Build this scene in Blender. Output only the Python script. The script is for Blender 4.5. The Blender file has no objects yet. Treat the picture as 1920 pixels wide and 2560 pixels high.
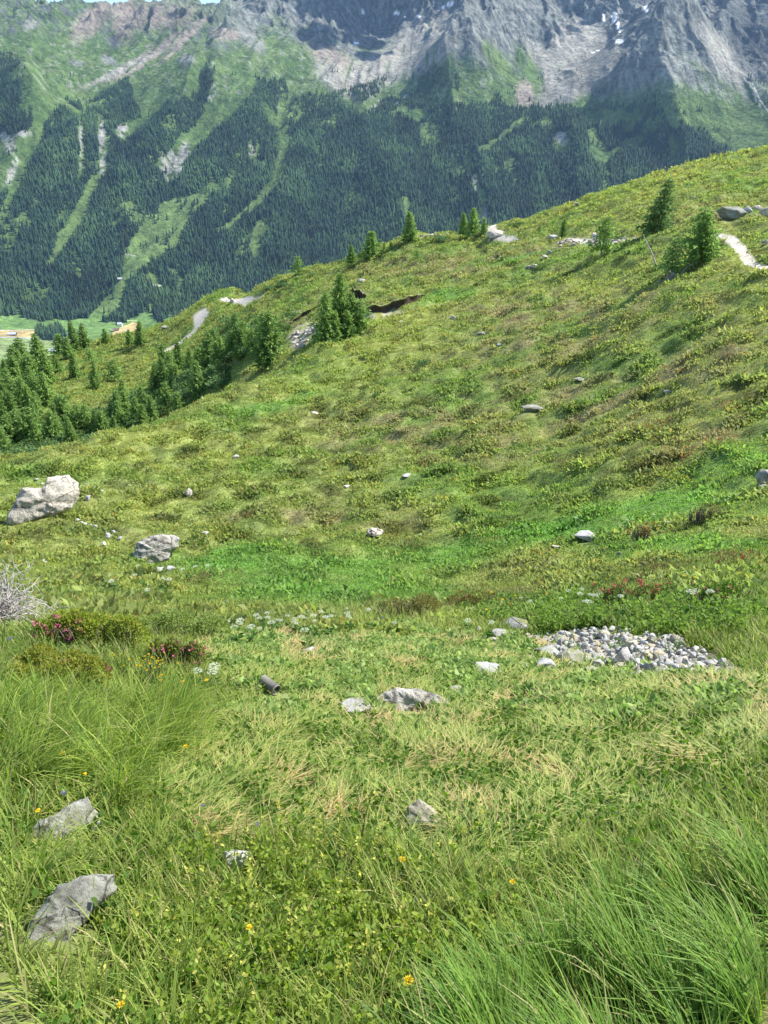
import bpy, math, random
import numpy as np
from mathutils import Vector

# ------------------------------------------------------------------ camera, sky, sun
SC = bpy.context.scene
COL = SC.collection
CAM = np.array([0.0, 0.0, 1.6])
PITCH = math.radians(-24.0)
cd = bpy.data.cameras.new("camera")
cam = bpy.data.objects.new("camera", cd)
COL.objects.link(cam)
cam.location = CAM
cam.rotation_euler = (math.radians(90) + PITCH, 0, 0)
cd.sensor_fit = 'HORIZONTAL'
cd.sensor_width = 36.0
cd.lens = 36.0
cd.clip_start = 0.05
cd.clip_end = 40000
SC.camera = cam

SUN_AZ, SUN_EL = math.radians(68), math.radians(50)
SUN_DIR = np.array([math.sin(SUN_AZ) * math.cos(SUN_EL), math.cos(SUN_AZ) * math.cos(SUN_EL), math.sin(SUN_EL)])
w = bpy.data.worlds.new("World")
SC.world = w
w.use_nodes = True
nt = w.node_tree
sky = nt.nodes.new('ShaderNodeTexSky')
sky.sky_type = 'NISHITA'
sky.sun_disc = False
sky.sun_elevation = SUN_EL
sky.sun_rotation = SUN_AZ
sky.altitude = 2000
bg = nt.nodes['Background']
nt.links.new(sky.outputs[0], bg.inputs[0])
bg.inputs[1].default_value = 0.14
sl = bpy.data.lights.new("sun", 'SUN')
sl.energy = 5.0
sl.angle = math.radians(0.5)
sl.color = (1.0, 0.95, 0.87)
so = bpy.data.objects.new("sun", sl)
COL.objects.link(so)
so.rotation_euler = Vector(SUN_DIR).to_track_quat('Z', 'Y').to_euler()
SC.view_settings.view_transform = 'Standard'
SC.view_settings.look = 'None'
SC.view_settings.gamma = 1
SC.view_settings.exposure = 1.1
SC.cycles.max_bounces = 6
SC.cycles.diffuse_bounces = 3
SC.cycles.transmission_bounces = 3
SC.cycles.volume_bounces = 0
SC.cycles.transparent_max_bounces = 6

# ------------------------------------------------------------------ small helpers
RNG = np.random.default_rng(7)
random.seed(7)
CP, SP = math.cos(PITCH), math.sin(PITCH)


def rays(u, v):
    """directions from the eye for photo pixels (1920 x 2560), not normalised"""
    u = np.asarray(u, float); v = np.asarray(v, float)
    x = (u - 960) / 1920.0
    y = -(v - 1280) / 1920.0
    return np.stack([x, CP - y * SP, SP + y * CP], -1)


def at(u, v, r):
    d = rays(u, v)
    k = np.asarray(r, float) / np.hypot(d[..., 0], d[..., 1])
    return CAM + d * k[..., None]


def proj(P):
    """where a world point stands in the photograph (used to read the site map below)"""
    q = P - CAM
    yf = q[..., 1] * CP + q[..., 2] * SP
    yu = -q[..., 1] * SP + q[..., 2] * CP
    yf = np.where(np.abs(yf) < 1e-6, 1e-6, yf)
    return 960 + 1920 * q[..., 0] / yf, 1280 - 1920 * yu / yf


def _h(ix, iy, seed):
    h = (ix.astype(np.int64) * 374761393 + iy.astype(np.int64) * 668265263 + seed * 1442695041) & 0xFFFFFFFF
    h = ((h ^ (h >> 13)) * 1274126177) & 0xFFFFFFFF
    h = h ^ (h >> 16)
    return (h & 0xFFFF) / 65535.0


def noise(x, y, seed=0):
    """gradient noise about -0.7 .. 0.7"""
    x = np.asarray(x, float); y = np.asarray(y, float)
    x0 = np.floor(x); y0 = np.floor(y)
    fx = x - x0; fy = y - y0
    sx = fx * fx * fx * (fx * (fx * 6 - 15) + 10)
    sy = fy * fy * fy * (fy * (fy * 6 - 15) + 10)
    def g(ix, iy, dx, dy):
        a = _h(ix, iy, seed) * 6.2831853
        return np.cos(a) * dx + np.sin(a) * dy
    n00 = g(x0, y0, fx, fy); n10 = g(x0 + 1, y0, fx - 1, fy)
    n01 = g(x0, y0 + 1, fx, fy - 1); n11 = g(x0 + 1, y0 + 1, fx - 1, fy - 1)
    a = n00 + sx * (n10 - n00); b = n01 + sx * (n11 - n01)
    return a + sy * (b - a)


def fbm(x, y, o=4, seed=0, gain=0.5):
    s = 0; a = 1.0
    for i in range(o):
        s = s + a * noise(x * 2 ** i, y * 2 ** i, seed + i * 17)
        a *= gain
    return s


def ridged(x, y, o=4, seed=0, gain=0.5):
    s = 0; a = 1.0; w_ = 1.0
    for i in range(o):
        n = 1 - np.abs(noise(x * 2 ** i, y * 2 ** i, seed + i * 31)) * 2.2
        n = np.clip(n, 0, 1) ** 2 * w_
        s = s + a * n
        w_ = np.clip(n * 1.6, 0, 1)
        a *= gain
    return s


def sstep(a, b, x):
    t = np.clip((x - a) / (b - a), 0, 1)
    return t * t * (3 - 2 * t)


def inpoly(u, v, poly):
    u = np.asarray(u); v = np.asarray(v)
    ins = np.zeros(u.shape, bool)
    n = len(poly)
    for i in range(n):
        x1, y1 = poly[i]; x2, y2 = poly[(i + 1) % n]
        if y1 == y2:
            continue
        c = ((y1 > v) != (y2 > v)) & (u < (x2 - x1) * (v - y1) / (y2 - y1) + x1)
        ins ^= c
    return ins


def nearline(u, v, pts):
    """distance (photo px) to a polyline, and the width given per point"""
    best = np.full(np.shape(u), 1e9); wd = np.zeros(np.shape(u))
    for (x1, y1, w1), (x2, y2, w2) in zip(pts[:-1], pts[1:]):
        dx, dy = x2 - x1, y2 - y1
        t = np.clip(((u - x1) * dx + (v - y1) * dy) / (dx * dx + dy * dy), 0, 1)
        d = np.hypot(u - x1 - t * dx, v - y1 - t * dy)
        m = d < best
        best = np.where(m, d, best); wd = np.where(m, w1 + (w2 - w1) * t, wd)
    return best, wd


class RBF:
    def __init__(s, P, lam=0.0, scale=1.0):
        P = np.asarray(P, float)
        s.c = P[:, :2] / scale; s.k = scale
        n = len(P)
        A = s.phi(s.c[:, None, :], s.c[None]) + lam * np.eye(n)
        Q = np.hstack([np.ones((n, 1)), s.c])
        M = np.block([[A, Q], [Q.T, np.zeros((3, 3))]])
        s.w = np.linalg.solve(M, np.concatenate([P[:, 2], np.zeros(3)]))
    @staticmethod
    def phi(a, b):
        r2 = ((a - b) ** 2).sum(-1)
        return 0.5 * r2 * np.log(r2 + 1e-9)
    def __call__(s, x, y):
        x = np.asarray(x, float); y = np.asarray(y, float)
        q = np.stack([x.ravel(), y.ravel()], -1) / s.k
        out = np.empty(len(q))
        for i in range(0, len(q), 20000):
            c = q[i:i + 20000]
            out[i:i + 20000] = s.phi(c[:, None, :], s.c[None]) @ s.w[:-3] + s.w[-3] + c @ s.w[-2:]
        return out.reshape(x.shape)


def link(name, me, mat=None, parent=None):
    o = bpy.data.objects.new(name, me)
    COL.objects.link(o)
    if mat is not None and me is not None and not me.materials:
        me.materials.append(mat)
    if parent is not None:
        o.parent = parent
    return o


def empty(name, loc=(0, 0, 0)):
    o = bpy.data.objects.new(name, None)
    COL.objects.link(o)
    o.location = loc
    o.empty_display_size = 0.2
    return o


def tag(o, label=None, cat=None, group=None, kind=None):
    if label: o["label"] = label
    if cat: o["category"] = cat
    if group: o["group"] = group
    if kind: o["kind"] = kind
    return o


def mesh(name, V, faces, col=None, smooth=False):
    """V n x 3; faces: list of int arrays (m x k); col n x 3 vertex colour"""
    me = bpy.data.meshes.new(name)
    V = np.ascontiguousarray(V, np.float32)
    faces = [np.asarray(f, np.int32) for f in faces if len(f)]
    nl = sum(f.size for f in faces); nf = sum(len(f) for f in faces)
    me.vertices.add(len(V)); me.loops.add(nl); me.polygons.add(nf)
    me.vertices.foreach_set("co", V.ravel())
    me.loops.foreach_set("vertex_index", np.concatenate([f.ravel() for f in faces]))
    st = []; base = 0
    for f in faces:
        st.append(base + np.arange(len(f)) * f.shape[1]); base += f.size
    me.polygons.foreach_set("loop_start", np.concatenate(st).astype(np.int32))
    if smooth:
        me.polygons.foreach_set("use_smooth", np.ones(nf, bool))
    me.update(calc_edges=True)
    if col is not None:
        a = me.color_attributes.new("col", 'FLOAT_COLOR', 'POINT')
        c = np.ones((len(V), 4), np.float32); c[:, :3] = np.clip(col, 0, 1)
        a.data.foreach_set("color", c.ravel())
    return me


def grid_faces(nr, nc):
    i = np.arange(nr - 1)[:, None] * nc + np.arange(nc - 1)[None]
    return np.stack([i, i + 1, i + nc + 1, i + nc], -1).reshape(-1, 4)


def mixc(a, b, t):
    t = np.asarray(t)[..., None]
    return np.asarray(a) * (1 - t) + np.asarray(b) * t


def unit(a):
    return a / np.maximum(np.linalg.norm(a, axis=-1, keepdims=True), 1e-9)


EXCL = []                                     # spots kept clear of plants: x, y, radius


EXCLF = []                                    # ground in front of a stone: short plants only


def clear(x, y, front=True):
    ok = np.ones(len(x), bool)
    for ex, ey, er in EXCL + (EXCLF if front else []):
        ok &= np.hypot(x - ex, y - ey) > er
    return ok


# ------------------------------------------------------------------ materials
def newmat(name, rough=0.9, spec=0.2):
    m = bpy.data.materials.new(name)
    m.use_nodes = True
    p = m.node_tree.nodes['Principled BSDF']
    p.inputs['Roughness'].default_value = rough
    p.inputs['Specular IOR Level'].default_value = spec
    return m, m.node_tree, p


def noise_node(T, scale, detail=6, rough=0.6, vec=None, dist=0.0):
    n = T.nodes.new('ShaderNodeTexNoise')
    n.inputs['Scale'].default_value = scale
    n.inputs['Detail'].default_value = detail
    n.inputs['Roughness'].default_value = rough
    n.inputs['Distortion'].default_value = dist
    if vec is not None:
        T.links.new(vec, n.inputs['Vector'])
    return n


def ramp(T, fac, stops):
    r = T.nodes.new('ShaderNodeValToRGB')
    e = r.color_ramp.elements
    e[0].position, e[0].color = stops[0][0], (*stops[0][1], 1)
    e[1].position, e[1].color = stops[-1][0], (*stops[-1][1], 1)
    for p_, c_ in stops[1:-1]:
        x = e.new(p_); x.color = (*c_, 1)
    T.links.new(fac, r.inputs[0])
    return r


def mult(T, a, b, fac=1.0):
    m = T.nodes.new('ShaderNodeMix')
    m.data_type = 'RGBA'; m.blend_type = 'MULTIPLY'
    m.inputs[0].default_value = fac
    T.links.new(a, m.inputs[6]); T.links.new(b, m.inputs[7])
    return m.outputs[2]


def bump(T, P, h, dist, strength=1.0):
    b = T.nodes.new('ShaderNodeBump')
    b.inputs['Distance'].default_value = dist
    b.inputs['Strength'].default_value = strength
    T.links.new(h, b.inputs['Height'])
    T.links.new(b.outputs[0], P.inputs['Normal'])


def mat_ground(name, scale, lo, hi, bdist, far=False):
    m, T, p = newmat(name, 0.95, 0.1)
    a = T.nodes.new('ShaderNodeAttribute'); a.attribute_name = 'col'
    g = T.nodes.new('ShaderNodeNewGeometry')
    n = noise_node(T, scale, 8, 0.65, g.outputs['Position'])
    r = ramp(T, n.outputs[0], [(0.3, (lo,) * 3), (0.7, (hi,) * 3)])
    c = mult(T, a.outputs[0], r.outputs[0])
    if far:
        n2 = noise_node(T, scale * 4.5, 8, 0.7, g.outputs['Position'])
        r2 = ramp(T, n2.outputs[0], [(0.34, (.5, .52, .55)), (0.5, (1, 1, 1)), (0.68, (1.3, 1.3, 1.25))])
        c = mult(T, c, r2.outputs[0])
    T.links.new(c, p.inputs['Base Color'])
    bump(T, p, n.outputs[0], bdist)
    return m


def mat_leaf(name, trans=0.35, rough=0.6, spec=0.3, var=0.25):
    """vertex-coloured foliage that lets light through; each object a little different"""
    m, T, p = newmat(name, rough, spec)
    a = T.nodes.new('ShaderNodeAttribute'); a.attribute_name = 'col'
    oi = T.nodes.new('ShaderNodeObjectInfo')
    r = ramp(T, oi.outputs['Random'], [(0, (1 - var, 1 - var * .8, 1 - var)), (1, (1 + 0 * var, 1, 1))])
    c = mult(T, a.outputs[0], r.outputs[0])
    T.links.new(c, p.inputs['Base Color'])
    t = T.nodes.new('ShaderNodeBsdfTranslucent')
    hs = T.nodes.new('ShaderNodeHueSaturation')
    hs.inputs['Saturation'].default_value = 1.1
    hs.inputs['Value'].default_value = 1.25
    T.links.new(c, hs.inputs['Color'])
    T.links.new(hs.outputs[0], t.inputs[0])
    mx = T.nodes.new('ShaderNodeMixShader'); mx.inputs[0].default_value = trans
    T.links.new(p.outputs[0], mx.inputs[1]); T.links.new(t.outputs[0], mx.inputs[2])
    T.links.new(mx.outputs[0], T.nodes['Material Output'].inputs[0])
    return m


def mat_rock(name, c1, c2, c3, scale=6.0, bd=0.02, moss=0.0, crack=0.0):
    m, T, p = newmat(name, 0.92, 0.2)
    tc = T.nodes.new('ShaderNodeTexCoord')
    g = T.nodes.new('ShaderNodeNewGeometry')
    oi = T.nodes.new('ShaderNodeObjectInfo')
    ad = T.nodes.new('ShaderNodeVectorMath'); ad.operation = 'ADD'
    T.links.new(tc.outputs['Object'], ad.inputs[0])
    sc_ = T.nodes.new('ShaderNodeVectorMath'); sc_.operation = 'SCALE'; sc_.inputs['Scale'].default_value = 30
    cb = T.nodes.new('ShaderNodeCombineXYZ')
    T.links.new(oi.outputs['Random'], cb.inputs[0]); T.links.new(oi.outputs['Random'], cb.inputs[1])
    T.links.new(cb.outputs[0], sc_.inputs[0]); T.links.new(sc_.outputs[0], ad.inputs[1])
    n1 = noise_node(T, scale * .35, 5, 0.6, ad.outputs[0], 0.4)
    n2 = noise_node(T, scale * 4, 6, 0.7, ad.outputs[0])
    r1 = ramp(T, n1.outputs[0], [(0.3, c1), (0.5, c2), (0.68, c3)])
    r2 = ramp(T, n2.outputs[0], [(0.36, (.45, .45, .45)), (0.52, (1, 1, 1)), (0.7, (1.0, 1.0, .97))])
    c = mult(T, r1.outputs[0], r2.outputs[0])
    r3 = ramp(T, oi.outputs['Random'], [(0, (.72, .74, .76)), (.5, (.95, .93, .9)), (1, (1, 1, 1))])
    c = mult(T, c, r3.outputs[0])
    if crack:
        wv = T.nodes.new('ShaderNodeVectorMath'); wv.operation = 'MULTIPLY_ADD'
        nn = noise_node(T, crack * 2, 4, .6, ad.outputs[0]); wv.inputs[1].default_value = (.35 / crack,) * 3
        T.links.new(nn.outputs[1], wv.inputs[0]); T.links.new(ad.outputs[0], wv.inputs[2])
        vo = T.nodes.new('ShaderNodeTexVoronoi'); vo.feature = 'DISTANCE_TO_EDGE'; vo.inputs['Scale'].default_value = crack
        T.links.new(wv.outputs[0], vo.inputs['Vector'])
        r5 = ramp(T, vo.outputs['Distance'], [(0.0, (.3, .28, .26)), (0.035, (1, 1, 1))])
        n6 = noise_node(T, scale * 1.3, 3, .5, ad.outputs[0]); r6 = ramp(T, n6.outputs[0], [(.54, (1, 1, 1)), (.66, (.68, .68, .65))])
        c = mult(T, mult(T, c, r5.outputs[0]), r6.outputs[0])
    if moss:
        n3 = noise_node(T, scale * .6, 4, 0.6, ad.outputs[0])
        r4 = ramp(T, n3.outputs[0], [(0.5, (0, 0, 0)), (0.6, (moss,) * 3)])
        mm = T.nodes.new('ShaderNodeMix'); mm.data_type = 'RGBA'
        T.links.new(r4.outputs[0], mm.inputs[0]); T.links.new(c, mm.inputs[6])
        mm.inputs[7].default_value = (.16, .17, .05, 1)
        c = mm.outputs[2]
    T.links.new(c, p.inputs['Base Color'])
    bump(T, p, n2.outputs[0], bd)
    return m


def mat_plain(name, c, rough=0.8, var=0.3, scale=30, spec=.2):
    m, T, p = newmat(name, rough, spec)
    tc = T.nodes.new('ShaderNodeTexCoord')
    n = noise_node(T, scale, 5, .6, tc.outputs['Object'])
    r = ramp(T, n.outputs[0], [(0.3, tuple(x * (1 - var) for x in c)), (0.7, tuple(min(1, x * (1 + var)) for x in c))])
    T.links.new(r.outputs[0], p.inputs['Base Color'])
    return m


M_NEAR = mat_ground("hillside_turf", 3.0, .7, 1.25, 0.03)
M_FAR = mat_ground("far_mountain_ground", 0.012, .6, 1.35, 30.0, True)
M_LEAF = mat_leaf("meadow_leaf", 0.5)
M_TREE = mat_leaf("conifer_needles", 0.4, .7, .2, .3)
M_WOOD = mat_leaf("far_forest_needles", 0.0, .9, .1, 0.0)
M_PETAL = mat_leaf("flower_petals", 0.3, .6, .2, 0.0)
M_BARK = mat_plain("tree_bark", (.16, .13, .11), .9)
M_DEAD = mat_plain("bleached_dead_wood", (.42, .39, .36), .9, .3)
M_STEM = mat_plain("green_stem", (.12, .17, .05), .7)
M_PATH = mat_ground("gravel_path", 9.0, .82, 1.12, 0.02)
M_ROCKW = mat_rock("pale_boulder_rock", (.44, .405, .34), (.60, .56, .49), (.68, .64, .57), 4, .05, 0, 1.4)
M_SLAB = mat_rock("weathered_slab_rock", (.21, .215, .185), (.32, .325, .285), (.41, .41, .37), 9, .012, .35, 7)
M_ROCKG = mat_rock("grey_rubble_rock", (.32, .32, .31), (.46, .46, .44), (.56, .55, .53), 14, .006)
M_ROCKY = mat_rock("buff_rock", (.38, .34, .24), (.48, .44, .32), (.54, .50, .40), 14, .006)
M_ROCKM = mat_rock("mossy_grey_rock", (.23, .23, .22), (.34, .34, .32), (.43, .43, .40), 12, .008, .8)

# ------------------------------------------------------------------ near terrain
A_PTS = []
def _col(u, rows):
    for v, r in rows:
        A_PTS.append((u, v, r))
_col(-350, [(2560, 1.3), (2000, 2.5), (1750, 4.5), (1560, 7), (1400, 21), (1240, 33)])
_col(0, [(2560, 1.2), (2300, 1.55), (2100, 2.0), (1950, 2.5), (1800, 3.25), (1700, 4.0), (1620, 5.0), (1560, 6.5), (1500, 11), (1450, 16), (1400, 20.5), (1300, 28), (1200, 35.5)])
_col(480, [(2560, 1.2), (2300, 1.6), (2100, 2.05), (1950, 2.6), (1800, 3.5), (1700, 4.6), (1620, 6.0), (1560, 8.0), (1500, 12), (1450, 15.5), (1400, 19.5), (1300, 26), (1200, 32.5), (1100, 40)])
_col(720, [(1450, 15), (1300, 25), (1100, 38.5), (1000, 46), (930, 52)])
_col(960, [(2560, 1.2), (2300, 1.6), (2100, 2.05), (1950, 2.65), (1800, 3.65), (1700, 4.9), (1620, 6.5), (1555, 8.3), (1500, 11.5), (1450, 14.5), (1400, 18), (1300, 24), (1200, 30), (1100, 36), (1000, 43), (900, 51), (820, 60)])
_col(1200, [(800, 56), (700, 67), (640, 77)])
_col(1440, [(2560, 1.2), (2300, 1.6), (2100, 2.05), (1950, 2.65), (1800, 3.6), (1700, 4.9), (1620, 6.4), (1555, 8.0), (1500, 10.5), (1400, 15), (1300, 20), (1200, 25), (1100, 31), (1000, 37), (900, 43), (800, 51), (700, 61), (620, 72), (560, 83), (512, 95)])
_col(1680, [(800, 43), (700, 51), (600, 62), (500, 78), (440, 93), (430, 98)])
_col(1920, [(2560, 1.15), (2300, 1.5), (2100, 1.95), (1950, 2.5), (1800, 3.4), (1700, 4.5), (1620, 5.7), (1540, 7.4), (1450, 10), (1350, 13.5), (1200, 19), (1100, 23), (1000, 28), (900, 33), (800, 38), (700, 45), (600, 56), (500, 72), (430, 88), (374, 104)])
_col(2300, [(2400, 1.2), (1900, 2.8), (1600, 5.5), (1400, 11), (1200, 18), (1000, 26), (700, 44), (400, 85), (330, 110)])
E1 = [(-150, 1195, 37), (0, 1153, 39), (150, 1125, 41), (300, 1085, 44), (480, 1018, 48), (600, 958, 52), (730, 885, 58), (830, 832, 63), (920, 792, 67), (1000, 768, 70.5), (1060, 745, 74)]
SKY_A = [(1180, 590, 98), (1300, 565, 97), (1440, 504, 98), (1600, 452, 100), (1700, 423, 102), (1790, 398, 100), (1920, 368, 107), (2300, 300, 118)]
SKY_B = [(1180, 590, 100), (1090, 583, 104), (1000, 602, 108), (950, 624, 110), (880, 647, 113), (790, 667, 118), (720, 692, 124), (680, 712, 128), (655, 732, 134),
         (600, 724, 150), (560, 727, 153), (520, 742, 152), (490, 770, 155), (450, 800, 160), (400, 818, 165), (330, 836, 168), (270, 848, 168), (200, 866, 164), (100, 900, 155), (0, 930, 150), (-200, 960, 150)]
B_PTS = [(1060, 745, 76), (1120, 700, 82), (1000, 700, 86), (1060, 650, 92), (900, 700, 94), (950, 735, 80), (900, 748, 80), (880, 720, 90), (900, 770, 76), (830, 715, 94), (790, 760, 88),
         (750, 720, 108), (700, 780, 96), (770, 860, 72), (720, 900, 72), (640, 850, 86), (560, 860, 102), (620, 780, 114), (540, 770, 136), (500, 790, 140), (480, 840, 132), (430, 865, 134),
         (300, 900, 142), (250, 930, 130), (200, 960, 120), (300, 970, 115), (400, 930, 112), (150, 1000, 108), (400, 1000, 95), (250, 1060, 92), (100, 1050, 96), (0, 1100, 88), (0, 1010, 108),
         (100, 950, 128), (300, 1120, 75), (100, 1160, 75), (500, 1040, 80), (650, 930, 76), (-200, 1150, 80), (-200, 1050, 105)]


def _pts(L):
    a = np.array(L, float)
    return at(a[:, 0], a[:, 1], a[:, 2])


def _drop(L, steps):
    out = []
    for p in _pts(L):
        d = p[:2] / np.hypot(*p[:2])
        for s, dz in steps:
            out.append([p[0] + d[0] * s, p[1] + d[1] * s, p[2] - dz])
    return out


pa = list(_pts(A_PTS)) + list(_pts(E1)) + list(_pts(SKY_A))
pa += _drop(E1[:-1], [(7, 4), (20, 15), (60, 55)])
pa += _drop(SKY_A[1:], [(10, 2), (30, 12), (70, 45)])
pa += [(0, 0, -.02), (1.5, -.2, .1), (-1.5, -.2, .05), (0, -3, .6), (6, -2, 1.5), (-6, -2, .8), (14, 0, 3), (-14, 0, -1), (40, 0, 8), (-40, 0, -6), (90, 20, 16), (-90, 20, -30), (120, -40, 25), (-120, -40, -30)]
FA = RBF(pa, 0.02, 10.0)
pb = list(_pts(B_PTS)) + list(_pts(SKY_B))
pb += _drop(SKY_B[1:], [(14, 6), (50, 45)])
pb_hidden = [(0, 5, -26), (-30, 10, -30), (30, 10, -20), (-20, 25, -27), (0, 30, -25), (25, 30, -18), (0, 50, -21), (20, 55, -16), (-25, 45, -25), (50, 40, -12), (45, 70, -11), (60, 90, -10), (90, 70, -6)]
pb += pb_hidden
FB = RBF(pb, 0.02, 10.0)


USE_PATHS = False


def relief(x, y, r):
    """hummocks, terracettes and tussocks"""
    k = sstep(9, 26, r)
    f = sstep(120, 190, r)
    h = k * (1 - .3 * f) * (0.5 * fbm(x / 4.2, y / 4.2, 3, 3) + 0.34 * fbm(x / 1.3, y / 1.3, 2, 9))
    h = h + k * 0.5 * fbm(x / 13, y / 13, 2, 21)
    t = fbm(x / 6, y / 6, 2, 40)
    h = h + k * 0.10 * np.abs(noise(x / 3.2 + t, y / 1.3 + t, 5))
    if USE_PATHS:
        h = h * (1 - .92 * path_mask(x, y, 2.2))
    h = h + (1 - k) * (0.05 * fbm(x / .7, y / .7, 3, 15) + 0.10 * noise(x / 2.1, y / 2.1, 16))
    return h


def Hraw(x, y, which=0):
    x = np.asarray(x, float); y = np.asarray(y, float)
    r = np.hypot(x, y)
    rc = np.minimum(r, 185.0)
    s = rc / np.maximum(r, 1e-6)
    a = FA(x * s, y * s); b = FB(x * s, y * s)
    b = np.where(r < 30, -60, b)
    if which == 1: z = a
    elif which == 2: z = b
    else:
        m = np.maximum(a, b); d = np.abs(a - b)
        z = m + 0.35 * np.exp(-np.minimum(d, 20) / 0.5)
    z = z - np.maximum(r - 185, 0) * 0.62
    return z


def H(x, y, which=0):
    r = np.hypot(x, y)
    z = Hraw(x, y, which) + relief(x, y, r)
    return z


def hit(u, v, which=0, rmin=0.8, rmax=185.0):
    """ground point seen at photo pixel (u, v)"""
    u = np.atleast_1d(np.asarray(u, float)); v = np.atleast_1d(np.asarray(v, float))
    d = rays(u, v); k = np.hypot(d[:, 0], d[:, 1])
    d = d / k[:, None]
    rs = np.exp(np.linspace(math.log(rmin), math.log(rmax), 260))
    P = CAM + d[:, None, :] * rs[None, :, None]
    g = P[..., 2] - H(P[..., 0], P[..., 1], which)
    below = g < 0
    i = np.where(below.any(1), below.argmax(1), len(rs) - 1)
    i = np.maximum(i, 1)
    lo = rs[i - 1]; hi = rs[i]
    for _ in range(12):
        m = (lo + hi) / 2
        Q = CAM + d * m[:, None]
        b = Q[:, 2] < H(Q[:, 0], Q[:, 1], which)
        hi = np.where(b, m, hi); lo = np.where(b, lo, m)
    Q = CAM + d * ((lo + hi) / 2)[:, None]
    Q[:, 2] = H(Q[:, 0], Q[:, 1], which)
    return Q


PATHS = [  # each: world half width, photo px it passes
    (.34, [(1990, 690), (1920, 668), (1880, 650), (1850, 618), (1825, 598), (1800, 588), (1770, 582)]),
    (.5, [(1330, 598), (1280, 592), (1230, 585), (1190, 582), (1120, 582), (1080, 588), (1020, 600)]),
    (.6, [(1420, 605), (1470, 600), (1530, 601), (1570, 597)]),
    (1.3, [(500, 784), (505, 800), (498, 815), (488, 828), (470, 842), (455, 857), (435, 868), (422, 878)]),
    (.9, [(560, 748), (600, 753), (625, 750), (650, 737)]),
]
PATHW = []
for w_, L_ in PATHS:
    q_ = hit([a[0] for a in L_], [a[1] for a in L_])
    PATHW.append([(a[0], a[1], w_) for a in q_])


def path_mask(x, y, grow=1.0, n=0.0):
    x = np.asarray(x, float); y = np.asarray(y, float)
    m = np.zeros(np.shape(x))
    for L in PATHW:
        d, wd = nearline(x, y, L)
        m = np.maximum(m, sstep(1.3 * grow, .8, d / wd + n))
    return m


USE_PATHS = True

# colours of the ground cover, as a map of the site (linear albedo)
C_OLIVE = np.array([.330, .385, .115]); C_GREEN = np.array([.250, .365, .095]); C_YEL = np.array([.410, .460, .125])
C_LUSH = np.array([.215, .410, .095]); C_BROWN = np.array([.350, .300, .170]); C_STRAW = np.array([.46, .43, .23]); C_DARK = np.array([.12, .19, .06])
C_SOIL = np.array([.13, .10, .075]); C_SOILW = np.array([.40, .36, .29]); C_PATH = np.array([.50, .46, .38])


def soft(u, v, cx, cy, rx, ry, ang=0.0):
    a = math.radians(ang); c, s = math.cos(a), math.sin(a)
    x = (u - cx) * c + (v - cy) * s; y = -(u - cx) * s + (v - cy) * c
    return np.clip(1.25 - np.sqrt((x / rx) ** 2 + (y / ry) ** 2), 0, 1)


LUSH = [(1560, 1290, 240, 52, -14), (1830, 1190, 190, 80, -22), (1150, 1385, 160, 35, -8), (760, 1440, 330, 42, 2), (600, 1395, 130, 28, -8), (1120, 738, 90, 18, -12), (1700, 1370, 230, 30, 0), (1380, 1330, 150, 28, -6), (900, 1500, 420, 30, 0), (1300, 650, 80, 12, -20), (700, 1010, 120, 18, -15)]
YELL = [(950, 850, 260, 55, -12), (820, 940, 260, 50, -22), (300, 1130, 260, 45, -18), (620, 1130, 220, 40, -15), (1000, 790, 160, 30, -10), (150, 1400, 220, 50, 0), (1400, 480, 200, 25, -20), (1650, 460, 180, 40, -15), (180, 1260, 260, 50, 0), (420, 900, 90, 18, -10), (480, 1520, 200, 40, 0), (1500, 720, 150, 30, 0)]
BROW = [(1480, 1010, 260, 100, -8), (1780, 900, 180, 80, -10), (1350, 860, 240, 70, -8), (1750, 1090, 170, 45, -20), (1600, 760, 180, 50, 0), (1280, 780, 220, 45, 0), (1000, 1050, 300, 50, -10), (780, 1290, 260, 40, 0), (1350, 620, 170, 25, -12), (1150, 1120, 260, 45, 0), (1420, 1480, 340, 35, 0), (950, 1530, 180, 22, 0), (1100, 660, 220, 45, 0), (1780, 540, 120, 40, 0), (820, 640, 90, 15, -20)]


def cover(P):
    x, y = P[..., 0], P[..., 1]
    u, v = proj(P)
    w1 = fbm(x / 5, y / 5, 3, 101) * 60; w2 = fbm(x / 4, y / 4, 3, 131) * 25
    uu, vv = u + w1, v + w2
    n1 = fbm(x / 7.0, y / 7.0, 4, 51); nb = fbm(x / 1.5, y / 1.5, 3, 911); n2 = fbm(x / 2.0, y / 2.0, 3, 61); n3 = fbm(x / 14, y / 14, 2, 71)
    c = mixc(C_GREEN, C_OLIVE, sstep(-.3, .3, n1 + .1))
    c = mixc(c, C_YEL, sstep(.05, .5, n2 + n3 * .8) * .4)
    c = mixc(c, C_DARK, sstep(.15, .5, -n2) * .5)
    c = mixc(c, C_BROWN, sstep(.22, .5, fbm(x / 3.1, y / 3.1, 3, 77)) * .2)
    c = c * (1 - .45 * sstep(.12, .4, nb))[..., None]  # dark shrub clumps, with shading contrast painted into their colour
    for e in YELL: c = mixc(c, C_YEL, soft(uu, vv, *e) * .42)
    for e in BROW: c = mixc(c, C_BROWN, soft(uu, vv, *e) * sstep(-.25, .35, n2) * .75)
    for e in LUSH: c = mixc(c, C_LUSH, np.clip(soft(uu, vv, *e) * 1.3, 0, .75) * (.6 + .4 * sstep(-.4, .2, n2)))
    return c


MOWN = [(540, 1570), (700, 1585), (1000, 1565), (1180, 1600), (1330, 1590), (1500, 1660), (1800, 1700), (2050, 1720), (2050, 1860), (1700, 2010), (1500, 2130), (1180, 2200), (900, 2110), (560, 2120), (420, 2060), (380, 1900), (470, 1820), (640, 1760), (520, 1700), (480, 1640)]

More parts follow.
